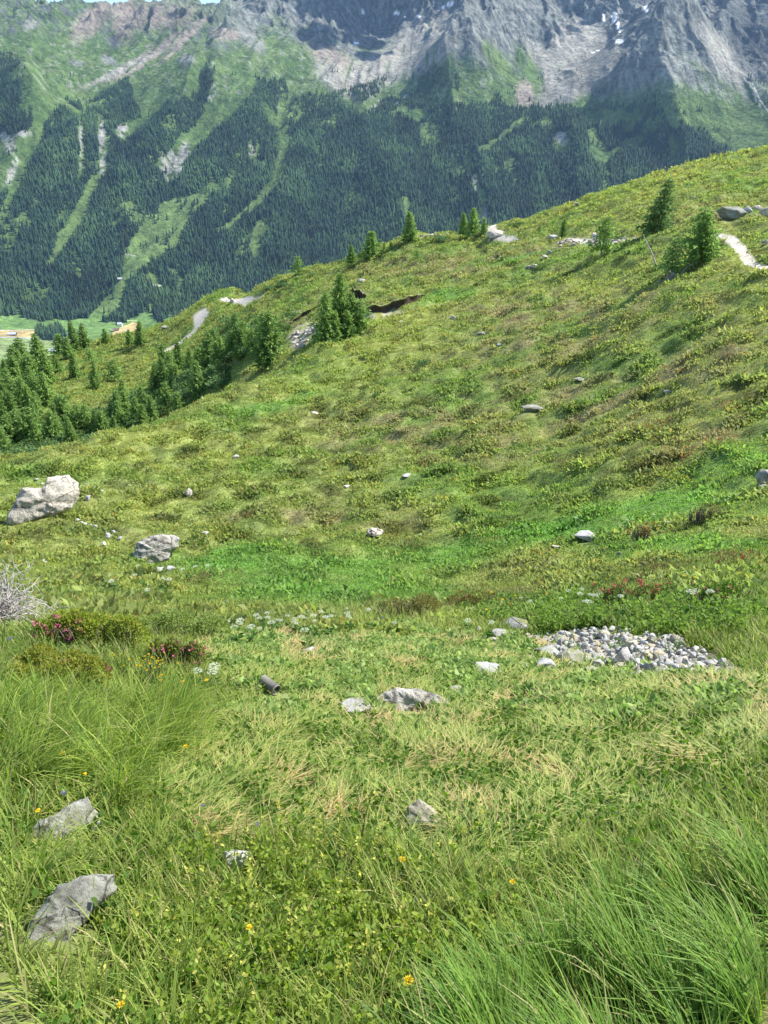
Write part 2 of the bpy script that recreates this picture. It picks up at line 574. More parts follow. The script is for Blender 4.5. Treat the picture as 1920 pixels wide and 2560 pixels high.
def build_near():
    az = np.radians(np.concatenate([np.linspace(-84, -36, 50)[:-1], np.linspace(-36, 36, 700), np.linspace(36, 84, 50)[1:]]))
    rs = np.concatenate([[0.05, .2, .35], np.exp(np.linspace(math.log(.5), math.log(190), 640)), np.linspace(200, 1500, 26)])
    R, A = np.meshgrid(rs, az, indexing='ij')
    x = R * np.sin(A); y = R * np.cos(A)
    z = H(x, y)
    P = np.stack([x, y, z], -1)
    c = cover(P) * .6
    u, v = proj(P)
    n = fbm(x / 1.5, y / 1.5, 3, 200)
    far = sstep(60, 65, R)
    # bare soil, painted darker at the overhang and in the upper recess: the slip under the turf edge, the torn bank, the slope by the larches
    soil = np.clip(soft(u, v, 1000, 752, 62, 7, -17) * 2.5, 0, 1) * (R > 60)
    c = mixc(c, C_SOIL * .6, soil)
    c = mixc(c, C_SOILW, np.clip(soft(u, v, 960, 786, 55, 6, -6) * 2, 0, 1) * (R > 60) * sstep(-.3, .1, n))
    c = mixc(c, C_SOILW * .8, np.clip(soft(u, v, 895, 745, 22, 22, 0) * 2, 0, 1) * (R > 60) * sstep(-.2, .2, n))
    c = mixc(c, C_SOIL, np.clip(soft(u, v, 895, 722, 26, 8, 0) * 2, 0, 1) * (R > 60))
    c = mixc(c, C_SOILW * .9, np.clip(soft(u, v, 765, 850, 42, 42, -40) * 2, 0, 1) * (R > 62) * sstep(-.35, .0, n))
    c = mixc(c, C_BROWN, np.clip(soft(u, v, 730, 800, 70, 30, -35), 0, 1) * (R > 70) * .8)
    # trampled soil and clippings under the mown patch
    mo = inpoly(u + n * 30, v + n * 20, MOWN) & (R < 12)
    c = mixc(c, mixc(C_SOIL * 1.2, C_GREEN, sstep(-.2, .3, n)), mo * .75)
    c = mixc(c, C_SOIL * .7, (R < 12) * .45)
    c = mixc(c, C_SOILW * .8, np.clip(soft(u, v, 1560, 1650, 270, 50, 8) * 3, 0, 1) * (R < 12))
    pm = path_mask(x, y, 1.0, n * .35)
    c = mixc(c, C_PATH, pm)
    me = mesh("hillside", P.reshape(-1, 3), [grid_faces(len(rs), len(az))[:, ::-1]], c.reshape(-1, 3), True)
    o = link("hillside", me, M_NEAR)
    tag(o, kind="structure")


build_near()

# ------------------------------------------------------------------ far mountain across the valley
def _Dgen(u, v):
    d = rays(u, v)
    t = d[..., 2] / np.hypot(d[..., 0], d[..., 1])
    return 3170 / (.7 - t)


FP = []
for u_ in (-400, 0, 160, 320, 480, 640, 800, 960, 1120, 1280, 1440, 1600, 1760, 1920, 2300):
    for v_ in (790, 690, 590, 490, 400, 320):
        FP.append((u_, v_, float(_Dgen(u_, v_))))
    for v_, D_ in ((812, 3560), (845, 3250), (880, 3000), (960, 2650)):
        if u_ < 1000:
            FP.append((u_, v_, D_))
DEL = [  # photo px, extra distance over the general slope
    (0, 240, -60), (0, 150, 0), (0, 60, 0), (0, 20, 20), (90, 240, -150), (100, 130, 0), (100, 50, 0), (100, 16, 20), (200, 230, 60), (200, 120, 60), (200, 20, 30), (330, 200, 40), (330, 110, 120), (330, 30, 20), (420, 250, -60), (470, 130, -30),
    (440, 12, 0), (540, 200, -160), (560, 100, 0), (560, 10, 20), (640, 180, -80), (640, 80, 60), (640, 0, 100), (740, 220, 0), (740, 120, 0), (720, 40, 150), (830, 230, 40), (830, 140, 160), (830, 60, 250), (830, -40, 250),
    (900, 110, 340), (960, 220, 80), (960, 150, 250), (980, 80, 620), (950, 0, 600), (1050, 120, 280), (1080, 60, 320), (1100, 0, 350), (1060, 250, -10), (1110, 190, -100), (1150, 120, -260), (1170, 60, -300), (1190, 0, -150),
    (1250, 250, -20), (1250, 150, -60), (1260, 60, 50), (1260, -30, 150), (1340, 230, 40), (1340, 140, 160), (1370, 60, 240), (1370, -30, 300), (1420, 190, 130), (1460, 120, 250), (1470, 60, 330), (1500, 0, 420), (1520, 110, 120),
    (1480, 250, 0), (1540, 235, -50), (1570, 180, -170), (1610, 110, -260), (1650, 40, -380), (1660, -10, -440), (1640, 220, -110), (1700, 120, -220), (1720, 240, -150), (1740, 30, -150), (1800, 210, -40), (1790, 100, 120), (1840, 150, 260), (1850, 60, 480),
    (1920, 250, 60), (1920, 140, 250), (1920, 40, 350), (1930, -60, 450), (2100, 200, 0), (2100, 50, 100), (2300, 150, 0), (-250, 180, 0), (-250, 40, 0)]
fp = [at(*p) for p in FP]
for u_, v_, dd in DEL:
    fp.append(at(u_, v_, float(_Dgen(u_, v_)) + dd))
for u_ in (-250, 0, 100, 200, 300, 400, 480, 540):          # the crest seen top left, and the fall behind it
    q = at(u_, 26 if u_ < 360 else 16, 6080)
    fp.append(q); fp.append(q * np.array([1.06, 1.06, 1]) - [0, 0, 160]); fp.append(q * np.array([1.25, 1.25, 1]) - [0, 0, 900])
for u_ in (640, 800, 960, 1120, 1280, 1440, 1600, 1760, 1920, 2200):
    q = at(u_, -190, 6700)
    fp.append(q); fp.append(q * np.array([1.12, 1.12, 1]) - [0, 0, 700])
FF = RBF([(*p,) for p in fp], 0.002, 1000.0)


def shear(x, y):
    return x - (y - 4500) * np.interp(x, [-3000, -1200, 0, 1500], [.75, .5, .1, -.15])


def rockmask(u, v):
    """0 grass or wood, 1 bare rock, by the site map"""
    tl = np.interp(u, [0, 200, 420, 560, 700, 760, 880, 1000, 1080, 1200, 1300, 1400, 1500, 1600, 1700, 1800, 1920], [60, 70, 90, 110, 60, 110, 150, 120, 110, 150, 165, 150, 225, 225, 205, 200, 215])
    return sstep(40, -40, v - tl)


TENTS = []
for L_, ex_, kl_, kr_ in (([(1672, -40, 5320), (1655, 0, 5290), (1610, 80, 5180), (1560, 160, 5050), (1510, 232, 4930), (1480, 285, 4830)], (160, 170, 150, 110, 40, 0), 1.7, .3),
                     ([(1190, -10, 5750), (1168, 50, 5520), (1130, 110, 5330), (1090, 175, 5180), (1062, 240, 5020)], (90, 100, 80, 35, 0), 1.6, .25),
                     ([(1870, -60, 6250), (1838, 0, 6050), (1800, 70, 5800), (1795, 130, 5600)], (170, 170, 140, 30), 1.5, .3),
                     ([(1300, -60, 6250), (1250, 10, 5980), (1215, 60, 5800)], (120, 120, 20), 1.2, .3),
                     ([(600, 20, 5800), (560, 90, 5600), (545, 150, 5350), (520, 235, 5020)], (30, 80, 60, 20), .8, .25),
                     ([(100, 60, 5650), (60, 160, 5250), (88, 240, 4960), (60, 330, 4700), (0, 430, 4450)], (20, 60, 80, 60, 10), .3, .9),
                     ([(1600, 230, 4950), (1650, 215, 4960), (1700, 290, 4700), (1740, 360, 4500)], (10, 60, 50, 10), .5, .5),
                     ([(680, 190, 5200), (640, 300, 4800), (560, 420, 4450)], (30, 40, 10), .5, .4),
                     ([(500, 170, 5250), (440, 300, 4800), (340, 450, 4400), (270, 600, 4050)], (40, 60, 60, 20), .3, .8),
                     ([(300, 210, 5200), (190, 330, 4800), (90, 500, 4350)], (30, 50, 20), .3, .8)):
    TENTS.append((np.concatenate([at(*np.array(L_, float).T)[:, :2], np.array(ex_, float)[:, None]], 1), kl_, kr_))


def tent(x, y, T_, kl, kr):
    """height a rock rib adds over the general slope: crest line T_, falling away at kl on its left, kr on its right"""
    best = np.full(np.shape(x), 1e9); zc = np.full(np.shape(x), -1e5); side = np.zeros(np.shape(x))
    for p, q in zip(T_[:-1], T_[1:]):
        dx, dy = q[0] - p[0], q[1] - p[1]
        t = np.clip(((x - p[0]) * dx + (y - p[1]) * dy) / (dx * dx + dy * dy), 0, 1)
        ex, ey = x - p[0] - t * dx, y - p[1] - t * dy
        d = np.hypot(ex, ey); m = d < best
        best = np.where(m, d, best); zc = np.where(m, p[2] + (q[2] - p[2]) * t, zc)
        side = np.where(m, dx * ey - dy * ex, side)
    return np.maximum(0, zc - best * np.where(side > 0, kr, kl))


def MZ(x, y):
    z0 = FF(x, y)
    u, v = proj(np.stack([x, y, z0], -1))
    s = shear(x, y)
    rm = rockmask(u, v)
    scree = np.clip(soft(u, v, 960, 150, 130, 70, -20) * 2, 0, 1)
    scree = np.maximum(scree, np.clip(soft(u, v, 1430, 170, 130, 75, -40) * 2, 0, 1))
    scree = np.maximum(scree, np.clip(soft(u, v, 1790, 150, 40, 110, -35) * 1.5, 0, 1))
    up = sstep(3560, 3900, np.hypot(x, y))
    rg = ridged(s / 520, y / 1500, 5, 7, .5) - .7
    wx = fbm(x / 300, y / 300, 3, 300) * 1.2
    rk = ridged(s / 230 + wx * .6, y / 620 + wx * .4, 6, 31, .6) - .8
    for T_, kl, kr in TENTS:
        z0 = z0 + tent(x + 40 * noise(x / 140, y / 140, 71), y, T_, kl, kr)
    z = z0 + up * (1 - rm) * 38 * rg + rm * (1 - scree * .85) * (30 * rk + 12 * fbm(x / 60, y / 110, 4, 55, .6)) + up * 9 * fbm(x / 90, y / 90, 4, 41) * (1 - scree * .5)
    return z


# wood on the mountain, read off the photograph as a map
WOODS = [
    [(-200, 120), (35, 133), (60, 175), (87, 240), (95, 290), (72, 330), (46, 330), (20, 355), (-200, 380)],
    [(-200, 520), (20, 480), (60, 420), (98, 324), (140, 270), (165, 250), (215, 262), (255, 232), (300, 205), (325, 190), (330, 225), (340, 262), (347, 290), (376, 272), (405, 255), (451, 255), (498, 231), (503, 156), (518, 139), (538, 174), (532, 208), (515, 249), (505, 290), (480, 324),
     (440, 350), (520, 345), (579, 290), (613, 255), (637, 232), (642, 191), (671, 200), (690, 195), (718, 195), (720, 245), (712, 262), (760, 240), (850, 228), (960, 190), (985, 200), (965, 245), (1010, 245), (1040, 230), (1060, 180), (1085, 165), (1150, 175), (1155, 225), (1190, 235), (1240, 230), (1262, 262), (1350, 268),
     (1420, 262), (1455, 275), (1500, 262), (1560, 262), (1595, 250), (1640, 222), (1668, 240), (1690, 280), (1720, 320), (1760, 330), (1800, 370), (1850, 390), (1800, 700), (1400, 900), (900, 900), (560, 850), (530, 790), (500, 770), (440, 800), (400, 800), (370, 780), (300, 810), (200, 800), (100, 800), (30, 790), (-200, 800)],
    [(92, 828), (150, 826), (175, 838), (175, 855), (140, 856), (92, 842)],
]
GAPS = [  # avalanche tracks and clearings: (u, v, half width)
    [(90, 240, 10), (98, 330, 16), (66, 400, 18), (35, 480, 14), (0, 560, 14)],
    [(10, 350, 22), (50, 360, 26), (40, 410, 14)],
    [(205, 290, 7), (160, 260, 6)],
    [(255, 300, 8), (262, 380, 9), (250, 430, 8), (225, 480, 12), (200, 540, 20), (160, 600, 20), (130, 660, 8)],
    [(202, 310, 4), (205, 400, 4), (200, 460, 4)],
    [(395, 255, 20), (360, 300, 14), (300, 340, 10)],
    [(545, 230, 12), (520, 300, 14), (500, 350, 9), (470, 340, 12), (440, 380, 8)],
    [(410, 420, 20), (440, 385, 20), (480, 370, 14), (420, 450, 14)],
    [(480, 500, 16), (430, 530, 34), (385, 590, 38), (345, 640, 36), (320, 690, 14), (300, 730, 8), (285, 770, 16), (230, 800, 16)],
    [(470, 540, 12), (430, 610, 14), (395, 640, 12)],
    [(708, 260, 9), (712, 370, 9), (690, 450, 10), (655, 498, 7), (600, 545, 6), (550, 579, 4)],
    [(660, 265, 6), (680, 290, 7), (700, 320, 6)],
    [(655, 565, 14), (640, 610, 13), (635, 640, 6)],
    [(375, 695, 8), (400, 712, 5)],
    [(975, 200, 5), (950, 250, 7), (900, 270, 10), (870, 250, 10)],
    [(1010, 280, 16), (1050, 290, 14)],
    [(1400, 340, 16), (1412, 360, 10)],
    [(1185, 440, 5), (1195, 470, 7), (1210, 500, 6), (1215, 550, 5)],
    [(1015, 505, 9), (1020, 545, 5)],
    [(1480, 285, 26), (1540, 300, 24), (1600, 290, 10), (1570, 320, 14)],
    [(1655, 250, 5), (1668, 285, 8), (1690, 310, 9)],
    [(1480, 330, 7), (1500, 400, 8), (1590, 350, 8)],
    [(1110, 235, 10), (1150, 245, 12), (1220, 240, 10)],
    [(1310, 300, 5), (1200, 380, 5), (1250, 350, 4)],
]


def wood_mask(u, v, x, y):
    n = fbm(x / 130, y / 130, 4, 400); n2 = fbm(x / 60, y / 60, 3, 420)
    uu = u + n * 9; vv = v + n2 * 12
    m = np.zeros(np.shape(u), bool)
    for w_ in WOODS: m |= inpoly(uu, vv, w_)
    m = m.astype(float)
    for g in GAPS:
        d, wd = nearline(uu, vv, g)
        wd = np.where(wd < 12, wd * 1.35 + 2, wd)
        m = m * sstep(.8, 1.1, d / wd)
    # opener wood near the tree line and in the middle
    m = m * (1 - .9 * sstep(.17, .36, fbm(x / 110, y / 260, 3, 440)))
    thin = sstep(330, 250, v) * (u > 720)
    m = m * (1 - .45 * thin)
    return m


def mcol(u, v, x, y):
    n = fbm(x / 160, y / 160, 5, 500); n2 = fbm(x / 40, y / 40, 4, 520, .65); s = shear(x, y)
    st = fbm(s / 35, y / 400, 4, 540)
    G1 = np.array([.072, .125, .036]); G2 = np.array([.105, .16, .05]); G3 = np.array([.040, .075, .028])
    RK = np.array([.105, .118, .115]); RL = np.array([.205, .215, .19]); PK = np.array([.25, .215, .18]); SCR = np.array([.27, .262, .225])
    c = mixc(G1, G2, sstep(-.3, .3, n + st * .4)); c = mixc(c, G3, sstep(.1, .4, -n2) * .6)
    rm = rockmask(u + st * 25, v + n * 50 + n2 * 30)
    rock = mixc(RK, RL, sstep(-.2, .35, n2 + st * .5))
    left = sstep(640, 480, u)
    c = mixc(c, mixc(rock, G1, left * sstep(-.35, .1, n2) * .95), rm)
    # speckled outcrops in the alpine grass
    alp = sstep(300, 200, v)
    c = mixc(c, RL, alp * sstep(.33, .45, n2 + .25 * n) * .8)
    def fan(c, col, e, k=1.3, thr=(-.3, .2)):
        return mixc(c, col, np.clip(soft(u + n * 14, v + n2 * 10, *e) * k, 0, 1) * sstep(thr[0], thr[1], st + .3))
    c = fan(c, SCR, (960, 170, 120, 45, -22), 2); c = fan(c, SCR, (1060, 110, 95, 60, -40), 2); c = fan(c, SCR, (860, 190, 80, 45, 30), 2); c = fan(c, PK, (830, 140, 60, 22, 25), 1.5)
    c = fan(c, SCR * .95, (870, 215, 50, 18, 20), 1.2)
    c = fan(c, PK, (370, 140, 110, 14, -33), 2); c = fan(c, SCR, (300, 175, 110, 10, -25), 1.6)
    c = fan(c, PK, (230, 50, 70, 30, -50)); c = fan(c, PK, (310, 50, 30, 60, 0)); c = fan(c, PK * .9, (390, 40, 120, 40, 0), 1.0); c = fan(c, PK, (460, 100, 80, 9, -45), 1.6); c = fan(c, PK, (565, 85, 40, 14, 0), 1.8)
    c = fan(c, RL, (630, 100, 45, 22, 40), 1.5); c = fan(c, RL, (75, 62, 22, 12, 0), 1.6); c = fan(c, RK * .7, (282, 105, 22, 16, 0), 1.6, (-1, -.5))
    c = fan(c, RL, (272, 150, 26, 10, 25), 1.6); c = fan(c, RL, (465, 152, 20, 14, -30), 1.6); c = fan(c, RL, (190, 155, 22, 9, 20), 1.4)
    c = fan(c, SCR * 1.1, (1450, 130, 80, 70, 50), 2.2, (-.8, -.3)); c = fan(c, SCR * 1.05, (1370, 180, 30, 80, -35), 1.6); c = fan(c, SCR * .85, (1430, 215, 115, 32, -32), 2.4, (-1, -.6)); c = fan(c, SCR * .85, (1500, 150, 60, 30, -35), 2, (-1, -.6))
    c = fan(c, SCR, (1380, 190, 70, 18, 50), 1.0); c = fan(c, PK, (1310, 235, 26, 34, 10), 1.6); c = fan(c, SCR, (1810, 150, 30, 110, -35), 1.5)
    c = fan(c, G2 * 1.05, (1240, 150, 55, 22, 50), 2); c = fan(c, G1 * 1.1, (1320, 160, 60, 22, 60), 1.4); c = fan(c, G2, (1740, 230, 90, 24, 10), 1.0); c = fan(c, G2, (1800, 300, 130, 60, 30), 1.3); c = fan(c, G2, (1720, 150, 80, 10, 35), 1.3)
    c = fan(c, RL, (1740, 210, 120, 16, 22), 1.0, (.0, .3)); c = fan(c, RL, (1610, 200, 70, 20, 20), .9, (.0, .3))
    c = fan(c, RL * 1.1, (1690, 120, 110, 70, 60), 1.0, (-.3, .4)); c = fan(c, RK * .8, (1870, 100, 50, 110, -25), 1.2, (-.6, 0))  # first fan paints the lit face of the pyramid spur lighter
    # cliffs and slips within the wood
    for e in [(256, 340, 9, 45, 0), (305, 330, 14, 22, 30), (258, 410, 7, 30, 10), (20, 350, 16, 34, -20), (45, 335, 34, 9, 0), (30, 430, 9, 45, 20), (430, 410, 30, 34, -30), (462, 385, 14, 30, 0), (410, 440, 22, 14, 0), (550, 395, 14, 36, -8), (625, 380, 12, 16, 0), (532, 232, 9, 26, 25), (203, 360, 4, 60, 0),
              (1405, 345, 16, 16, -30), (1190, 460, 5, 34, -10), (1213, 530, 5, 30, 0), (1010, 250, 26, 7, -40), (940, 265, 30, 6, -40), (140, 690, 12, 5, 0), (1880, 225, 4, 60, -28), (300, 698, 9, 6, 0)]:
        c = mixc(c, mixc(RL, SCR, .5) * 1.15, np.clip(soft(u + n2 * 8, v + n * 6, *e) * 2.2, 0, 1) * sstep(-.25, .0, n2))
    for g, col in ((8, G2 * 1.15), (9, G2), (10, G2 * 1.1), (3, G2), (5, G1 * 1.1), (12, G2 * 1.1)):
        d, wd = nearline(u, v, GAPS[g])
        c = mixc(c, col, sstep(1.5, .8, d / wd + n2 * .5) * sstep(430, 470, v))
    # valley meadows, hay fields, stream and tracks
    low = sstep(770, 790, v + 0 * u) * (u < 700)
    c = mixc(c, np.array([.12, .21, .06]) * (1 + .2 * n[..., None] * 2), low)
    hay = (inpoly(u, v, [(-300, 824), (88, 827), (90, 842), (60, 846), (-300, 842)]) | inpoly(u, v, [(272, 838), (300, 820), (330, 806), (348, 808), (340, 830), (300, 842), (270, 846)]))
    c = mixc(c, np.array([.42, .33, .15]), hay * 1.0)
    c = mixc(c, np.array([.24, .30, .13]), (inpoly(u, v, [(-300, 848), (140, 846), (240, 860), (200, 900), (-300, 900)])) * .7)
    for L, col in (([(-100, 838, 1.6), (60, 845, 1.6), (130, 849, 1.8), (250, 852, 1.8)], [.3, .33, .33]), ([(303, 806, 1.2), (308, 820, 1.2), (322, 833, 1.4)], [.5, .46, .38]), ([(262, 628, 1.3), (300, 634, 1.5), (338, 640, 1.3)], [.36, .36, .28]), ([(0, 826, .9), (88, 824, .9), (95, 842, .9)], [.45, .42, .34]), ([(300, 800, 1), (350, 803, 1)], [.36, .42, .2]), ([(374, 708, 1.3), (405, 716, 1.3)], [.4, .42, .3]),
                   ([(1880, 205, 1.5), (1900, 250, 1.5), (1925, 285, 1.3)], [.45, .44, .40])):
        d, wd = nearline(u, v, L)
        c = mixc(c, np.array(col), sstep(1.3, .7, d / wd))
    # old snow in the cirques
    for e in [(908, 30, 4, 5), (992, 33, 6, 5), (1012, 42, 3, 2), (1046, 40, 5, 3), (890, 108, 7, 3), (1122, 12, 5, 5), (1130, 8, 2, 6), (1510, 45, 3, 9), (1535, 42, 6, 12), (1545, 62, 4, 10), (1549, 103, 9, 5), (1551, 78, 5, 4), (1483, 132, 4, 2), (1616, 22, 5, 8), (1495, 126, 5, 2), (1108, 18, 3, 4)]:
        c = mixc(c, np.array([.85, .86, .88]), np.clip(soft(u + n2 * 3, v + st * 3, *e) * 6, 0, 1))
    return c


def build_far():
    az = np.radians(np.concatenate([np.linspace(-50, -29, 60)[:-1], np.linspace(-29, 29, 860), np.linspace(29, 50, 60)[1:]]))
    rs = np.concatenate([np.linspace(1350, 3000, 26)[:-1], np.linspace(3000, 4600, 190)[:-1], np.linspace(4600, 6600, 430), np.linspace(6620, 8600, 30)])
    R, A = np.meshgrid(rs, az, indexing='ij')
    x = R * np.sin(A); y = R * np.cos(A)
    rr = np.clip(R, 2650, 7500)
    z = MZ(x * rr / R, y * rr / R) - np.maximum(R - 7500, 0) * .6
    z = np.where(R < 2650, np.maximum(-700 + (2650 - R) * .03, z - 60), z)
    P = np.stack([x, y, z], -1)
    u, v = proj(P)
    c = mcol(u, v, x, y)
    wm = wood_mask(u, v, x, y)
    c = mixc(c, np.array([.035, .06, .025]), wm * .5)
    me = mesh("mountain", P.reshape(-1, 3), [grid_faces(len(rs), len(az))[:, ::-1]], c.reshape(-1, 3), True)
    tag(link("mountain", me, M_FAR), kind="structure")


def far_wood():
    n = 230000
    az = RNG.uniform(-math.radians(29.5), math.radians(29.5), n)
    r = np.sqrt(RNG.uniform(3050 ** 2, 5500 ** 2, n))
    x = r * np.sin(az); y = r * np.cos(az)
    z = MZ(x, y)
    u, v = proj(np.stack([x, y, z], -1))
    m = wood_mask(u, v, x, y)
    spot = sstep(.1, .4, fbm(x / 90, y / 90, 3, 600))
    sparse = (v > 175) & (v < 790) & (RNG.random(n) < .05 * spot)
    keep = ((RNG.random(n) < m * .84) | sparse) & (v > 120) & (v < 870)
    x, y, z, u, v = (a[keep] for a in (x, y, z, u, v))
    k = len(x)
    h = RNG.uniform(17, 42, k) * np.interp(v, [150, 300, 420], [.55, .8, 1.0])
    w_ = h * RNG.uniform(.14, .2, k)
    a0 = RNG.uniform(0, 6.28, k)
    V = []; F = []; C = []
    S = 5
    base = np.array([.012, .032, .022]) ; alt = np.array([.052, .10, .040])
    lar = sstep(-.1, .4, fbm(x / 250, y / 250, 3, 610)) * .6 + RNG.uniform(0, .5, k)
    cc = mixc(base, alt, np.clip(lar, 0, 1)) * RNG.uniform(.6, 1.4, k)[:, None] * (1 - .35 * sstep(-.1, .4, fbm(x / 160, y / 160, 3, 612)))[:, None]
    ang = np.arange(S) * 2 * math.pi / S
    off = 0
    for (z0, z1, rr) in ((.06, .66, 1.0), (.42, 1.0, .68)):
        th = a0[:, None] + ang[None]
        jr = w_[:, None] * rr * RNG.uniform(.75, 1.2, (k, S))
        ring = np.stack([x[:, None] + jr * np.cos(th), y[:, None] + jr * np.sin(th), (z + h * z0)[:, None] + RNG.uniform(-.03, .05, (k, S)) * h[:, None]], -1)
        top = np.stack([x, y, z + h * z1], -1)[:, None]
        V.append(np.concatenate([ring, top], 1).reshape(-1, 3))
        b = off + np.arange(k)[:, None] * (S + 1)
        i = np.arange(S)[None]
        F.append(np.stack([b + i, b + (i + 1) % S, np.broadcast_to(b + S, (k, S))], -1).reshape(-1, 3))
        C.append(np.repeat(cc, S + 1, 0))
        off += k * (S + 1)
    me = mesh("distant_forest", np.concatenate(V), [np.concatenate(F)], np.concatenate(C))
    tag(link("distant_forest", me, M_WOOD), "dark spruce forest covering the far valley side", "forest", kind="stuff")
    print("far trees", k)


build_far()
far_wood()


# ------------------------------------------------------------------ haze (air) and clouds
def build_haze():
    x0, x1, y0, y1, z0, z1 = -9000, 9000, -60, 9000, -2400, 2150
    V = [(x, y, z) for x in (x0, x1) for y in (y0, y1) for z in (z0, z1)]
    F = [(0, 1, 3, 2), (4, 6, 7, 5), (0, 4, 5, 1), (2, 3, 7, 6), (0, 2, 6, 4), (1, 5, 7, 3)]
    me = mesh("haze", np.array(V, float), [np.array(F)])
    m = bpy.data.materials.new("air_haze"); m.use_nodes = True
    T = m.node_tree
    T.nodes.remove(T.nodes['Principled BSDF'])
    p = T.nodes.new('ShaderNodeVolumePrincipled')
    p.inputs['Color'].default_value = (.38, .62, 1.0, 1)
    p.inputs['Density'].default_value = HAZE
    p.inputs['Anisotropy'].default_value = 0.1
    T.links.new(p.outputs[0], T.nodes['Material Output'].inputs['Volume'])
    o = link("haze", me, m)
    tag(o, "thin blue summer haze filling the valley", "haze", kind="stuff")


HAZE = 2.0e-5
build_haze()


def cloud(name, cen, size, n, label, seed):
    rg = np.random.default_rng(seed)
    Vs = []; Fs = []; off = 0
    g = ico(3)
    for i in range(n):
        q = rg.normal(0, .38, 3) * size
        q[2] = abs(q[2]) * .6
        s_ = (size.mean() * rg.uniform(.25, .45)) * (1 - .5 * min(1, abs(q[0]) / size[0]))
        d = g[0] * (1 + .25 * fbm(g[0][:, 0] * 2 + i * 7, g[0][:, 1] * 2 + g[0][:, 2] * 2, 4, seed + i)[:, None])
        Vs.append(d * s_ * np.array([1.2, 1, .7]) + q); Fs.append(g[1] + off); off += len(g[0])
    me = mesh(name, np.concatenate(Vs), [np.concatenate(Fs)], None, True)
    o = link(name, me, M_CLOUD); o.location = cen
    tag(o, label, "cloud")


def ico(sub):
    import bmesh
    bm = bmesh.new(); bmesh.ops.create_icosphere(bm, subdivisions=sub, radius=1)
    V = np.array([v.co[:] for v in bm.verts]); F = np.array([[v.index for v in f.verts] for f in bm.faces]); bm.free()
    return V, F


def hit_far(u, v, lo=3000., hi=7200.):
    d = rays(u, v); k = np.hypot(d[0], d[1]); rs = np.linspace(lo, hi, 500)
    q = CAM + d[None] / k * rs[:, None]
    b = q[:, 2] < MZ(q[:, 0], q[:, 1])
    return q[int(np.argmax(b))]


M_CLOUD, T_, p_ = newmat("cloud_white", 1.0, 0)
p_.inputs['Base Color'].default_value = (.9, .9, .92, 1)
tg = hit_far(860, 30)  # unseen cloud set towards the sun so its shadow darkens the cirque
cloud("cloud", tg + SUN_DIR * (3300 - tg[2]) / SUN_DIR[2] , np.array([620., 480, 200]), 26, "broad white cloud out of view, casting the shade on the cirque", 3)
tg = hit_far(1440, 30)  # second unseen cloud, set towards the sun to shade the gully rocks
cloud("cloud", tg + SUN_DIR * (3500 - tg[2]) / SUN_DIR[2], np.array([200., 180, 90]), 7, "small white cloud out of view, shading the snow-streaked gully", 4)
cloud("cloud", at(-40, -20, 9800), np.array([420., 300, 130]), 10, "grey-white cloud behind the mountain crest at the far left", 5)
cloud("cloud", at(380, -75, 12000), np.array([900., 300, 180]), 12, "pale cloud bank in the strip of sky above the crest", 6)


for u_, v_, w_ in ((190, 1622, .16), (290, 1622, .2), (150, 1608, .12), (445, 1672, .16), (400, 1600, .16), (500, 1600, .16), (60, 1730, .16), (140, 1730, .18), (200, 1725, .12), (1600, 1522, .25), (1560, 1522, .2), (1180, 1532, .2)):
    q_ = hit(u_, v_)[0]
    EXCL.append((q_[0], q_[1] + .03, w_))


# ------------------------------------------------------------------ rocks
def rock_shape(rng, sub=3, planes=14, squash=(1, 1, .7), rough=.04, spread=.25):
    """an angular stone: hull of a few random points, its faces cut up finer and roughened"""
    import bmesh
    n = 9 if planes < 20 else 34
    q = unit(rng.normal(size=(n + planes // 3, 3))) * rng.uniform(.8, 1.0, (n + planes // 3, 1))
    bm = bmesh.new()
    for p in q: bm.verts.new(p)
    r = bmesh.ops.convex_hull(bm, input=bm.verts)
    bmesh.ops.delete(bm, geom=list({g for g in list(r['geom_interior']) + list(r['geom_unused']) if isinstance(g, bmesh.types.BMVert)}), context='VERTS')
    bmesh.ops.bevel(bm, geom=bm.edges[:], offset=.035, segments=1, affect='EDGES')
    bmesh.ops.triangulate(bm, faces=bm.faces[:])
    for c in range(max(0, sub - 2)):
        bmesh.ops.subdivide_edges(bm, edges=bm.edges[:], cuts=1 if sub < 4 else 2, use_grid_fill=True)
    bmesh.ops.triangulate(bm, faces=bm.faces[:])
    bm.normal_update()
    V = np.array([v.co[:] for v in bm.verts]); N = np.array([v.normal[:] for v in bm.verts]); F = np.array([[v.index for v in f.verts] for f in bm.faces]); bm.free()
    o_ = rng.uniform(0, 99)
    if sub > 2:
        V = V + N * (rough * 1.6 * (fbm(V[:, 0] * 2.4 + o_ + V[:, 2], V[:, 1] * 2.4 - V[:, 2] + o_, 4, 5) + .5 * (ridged(V[:, 0] * 1.5 + V[:, 2] * 2, V[:, 1] * 1.5 + o_, 3, 8) - .8)))[:, None]
    return V * np.array(squash), F


def part(name, V, F, mat, parent, col=None, smooth=False):
    return link(name, mesh(name, V, F if isinstance(F, list) else [F], col, smooth), mat, parent)


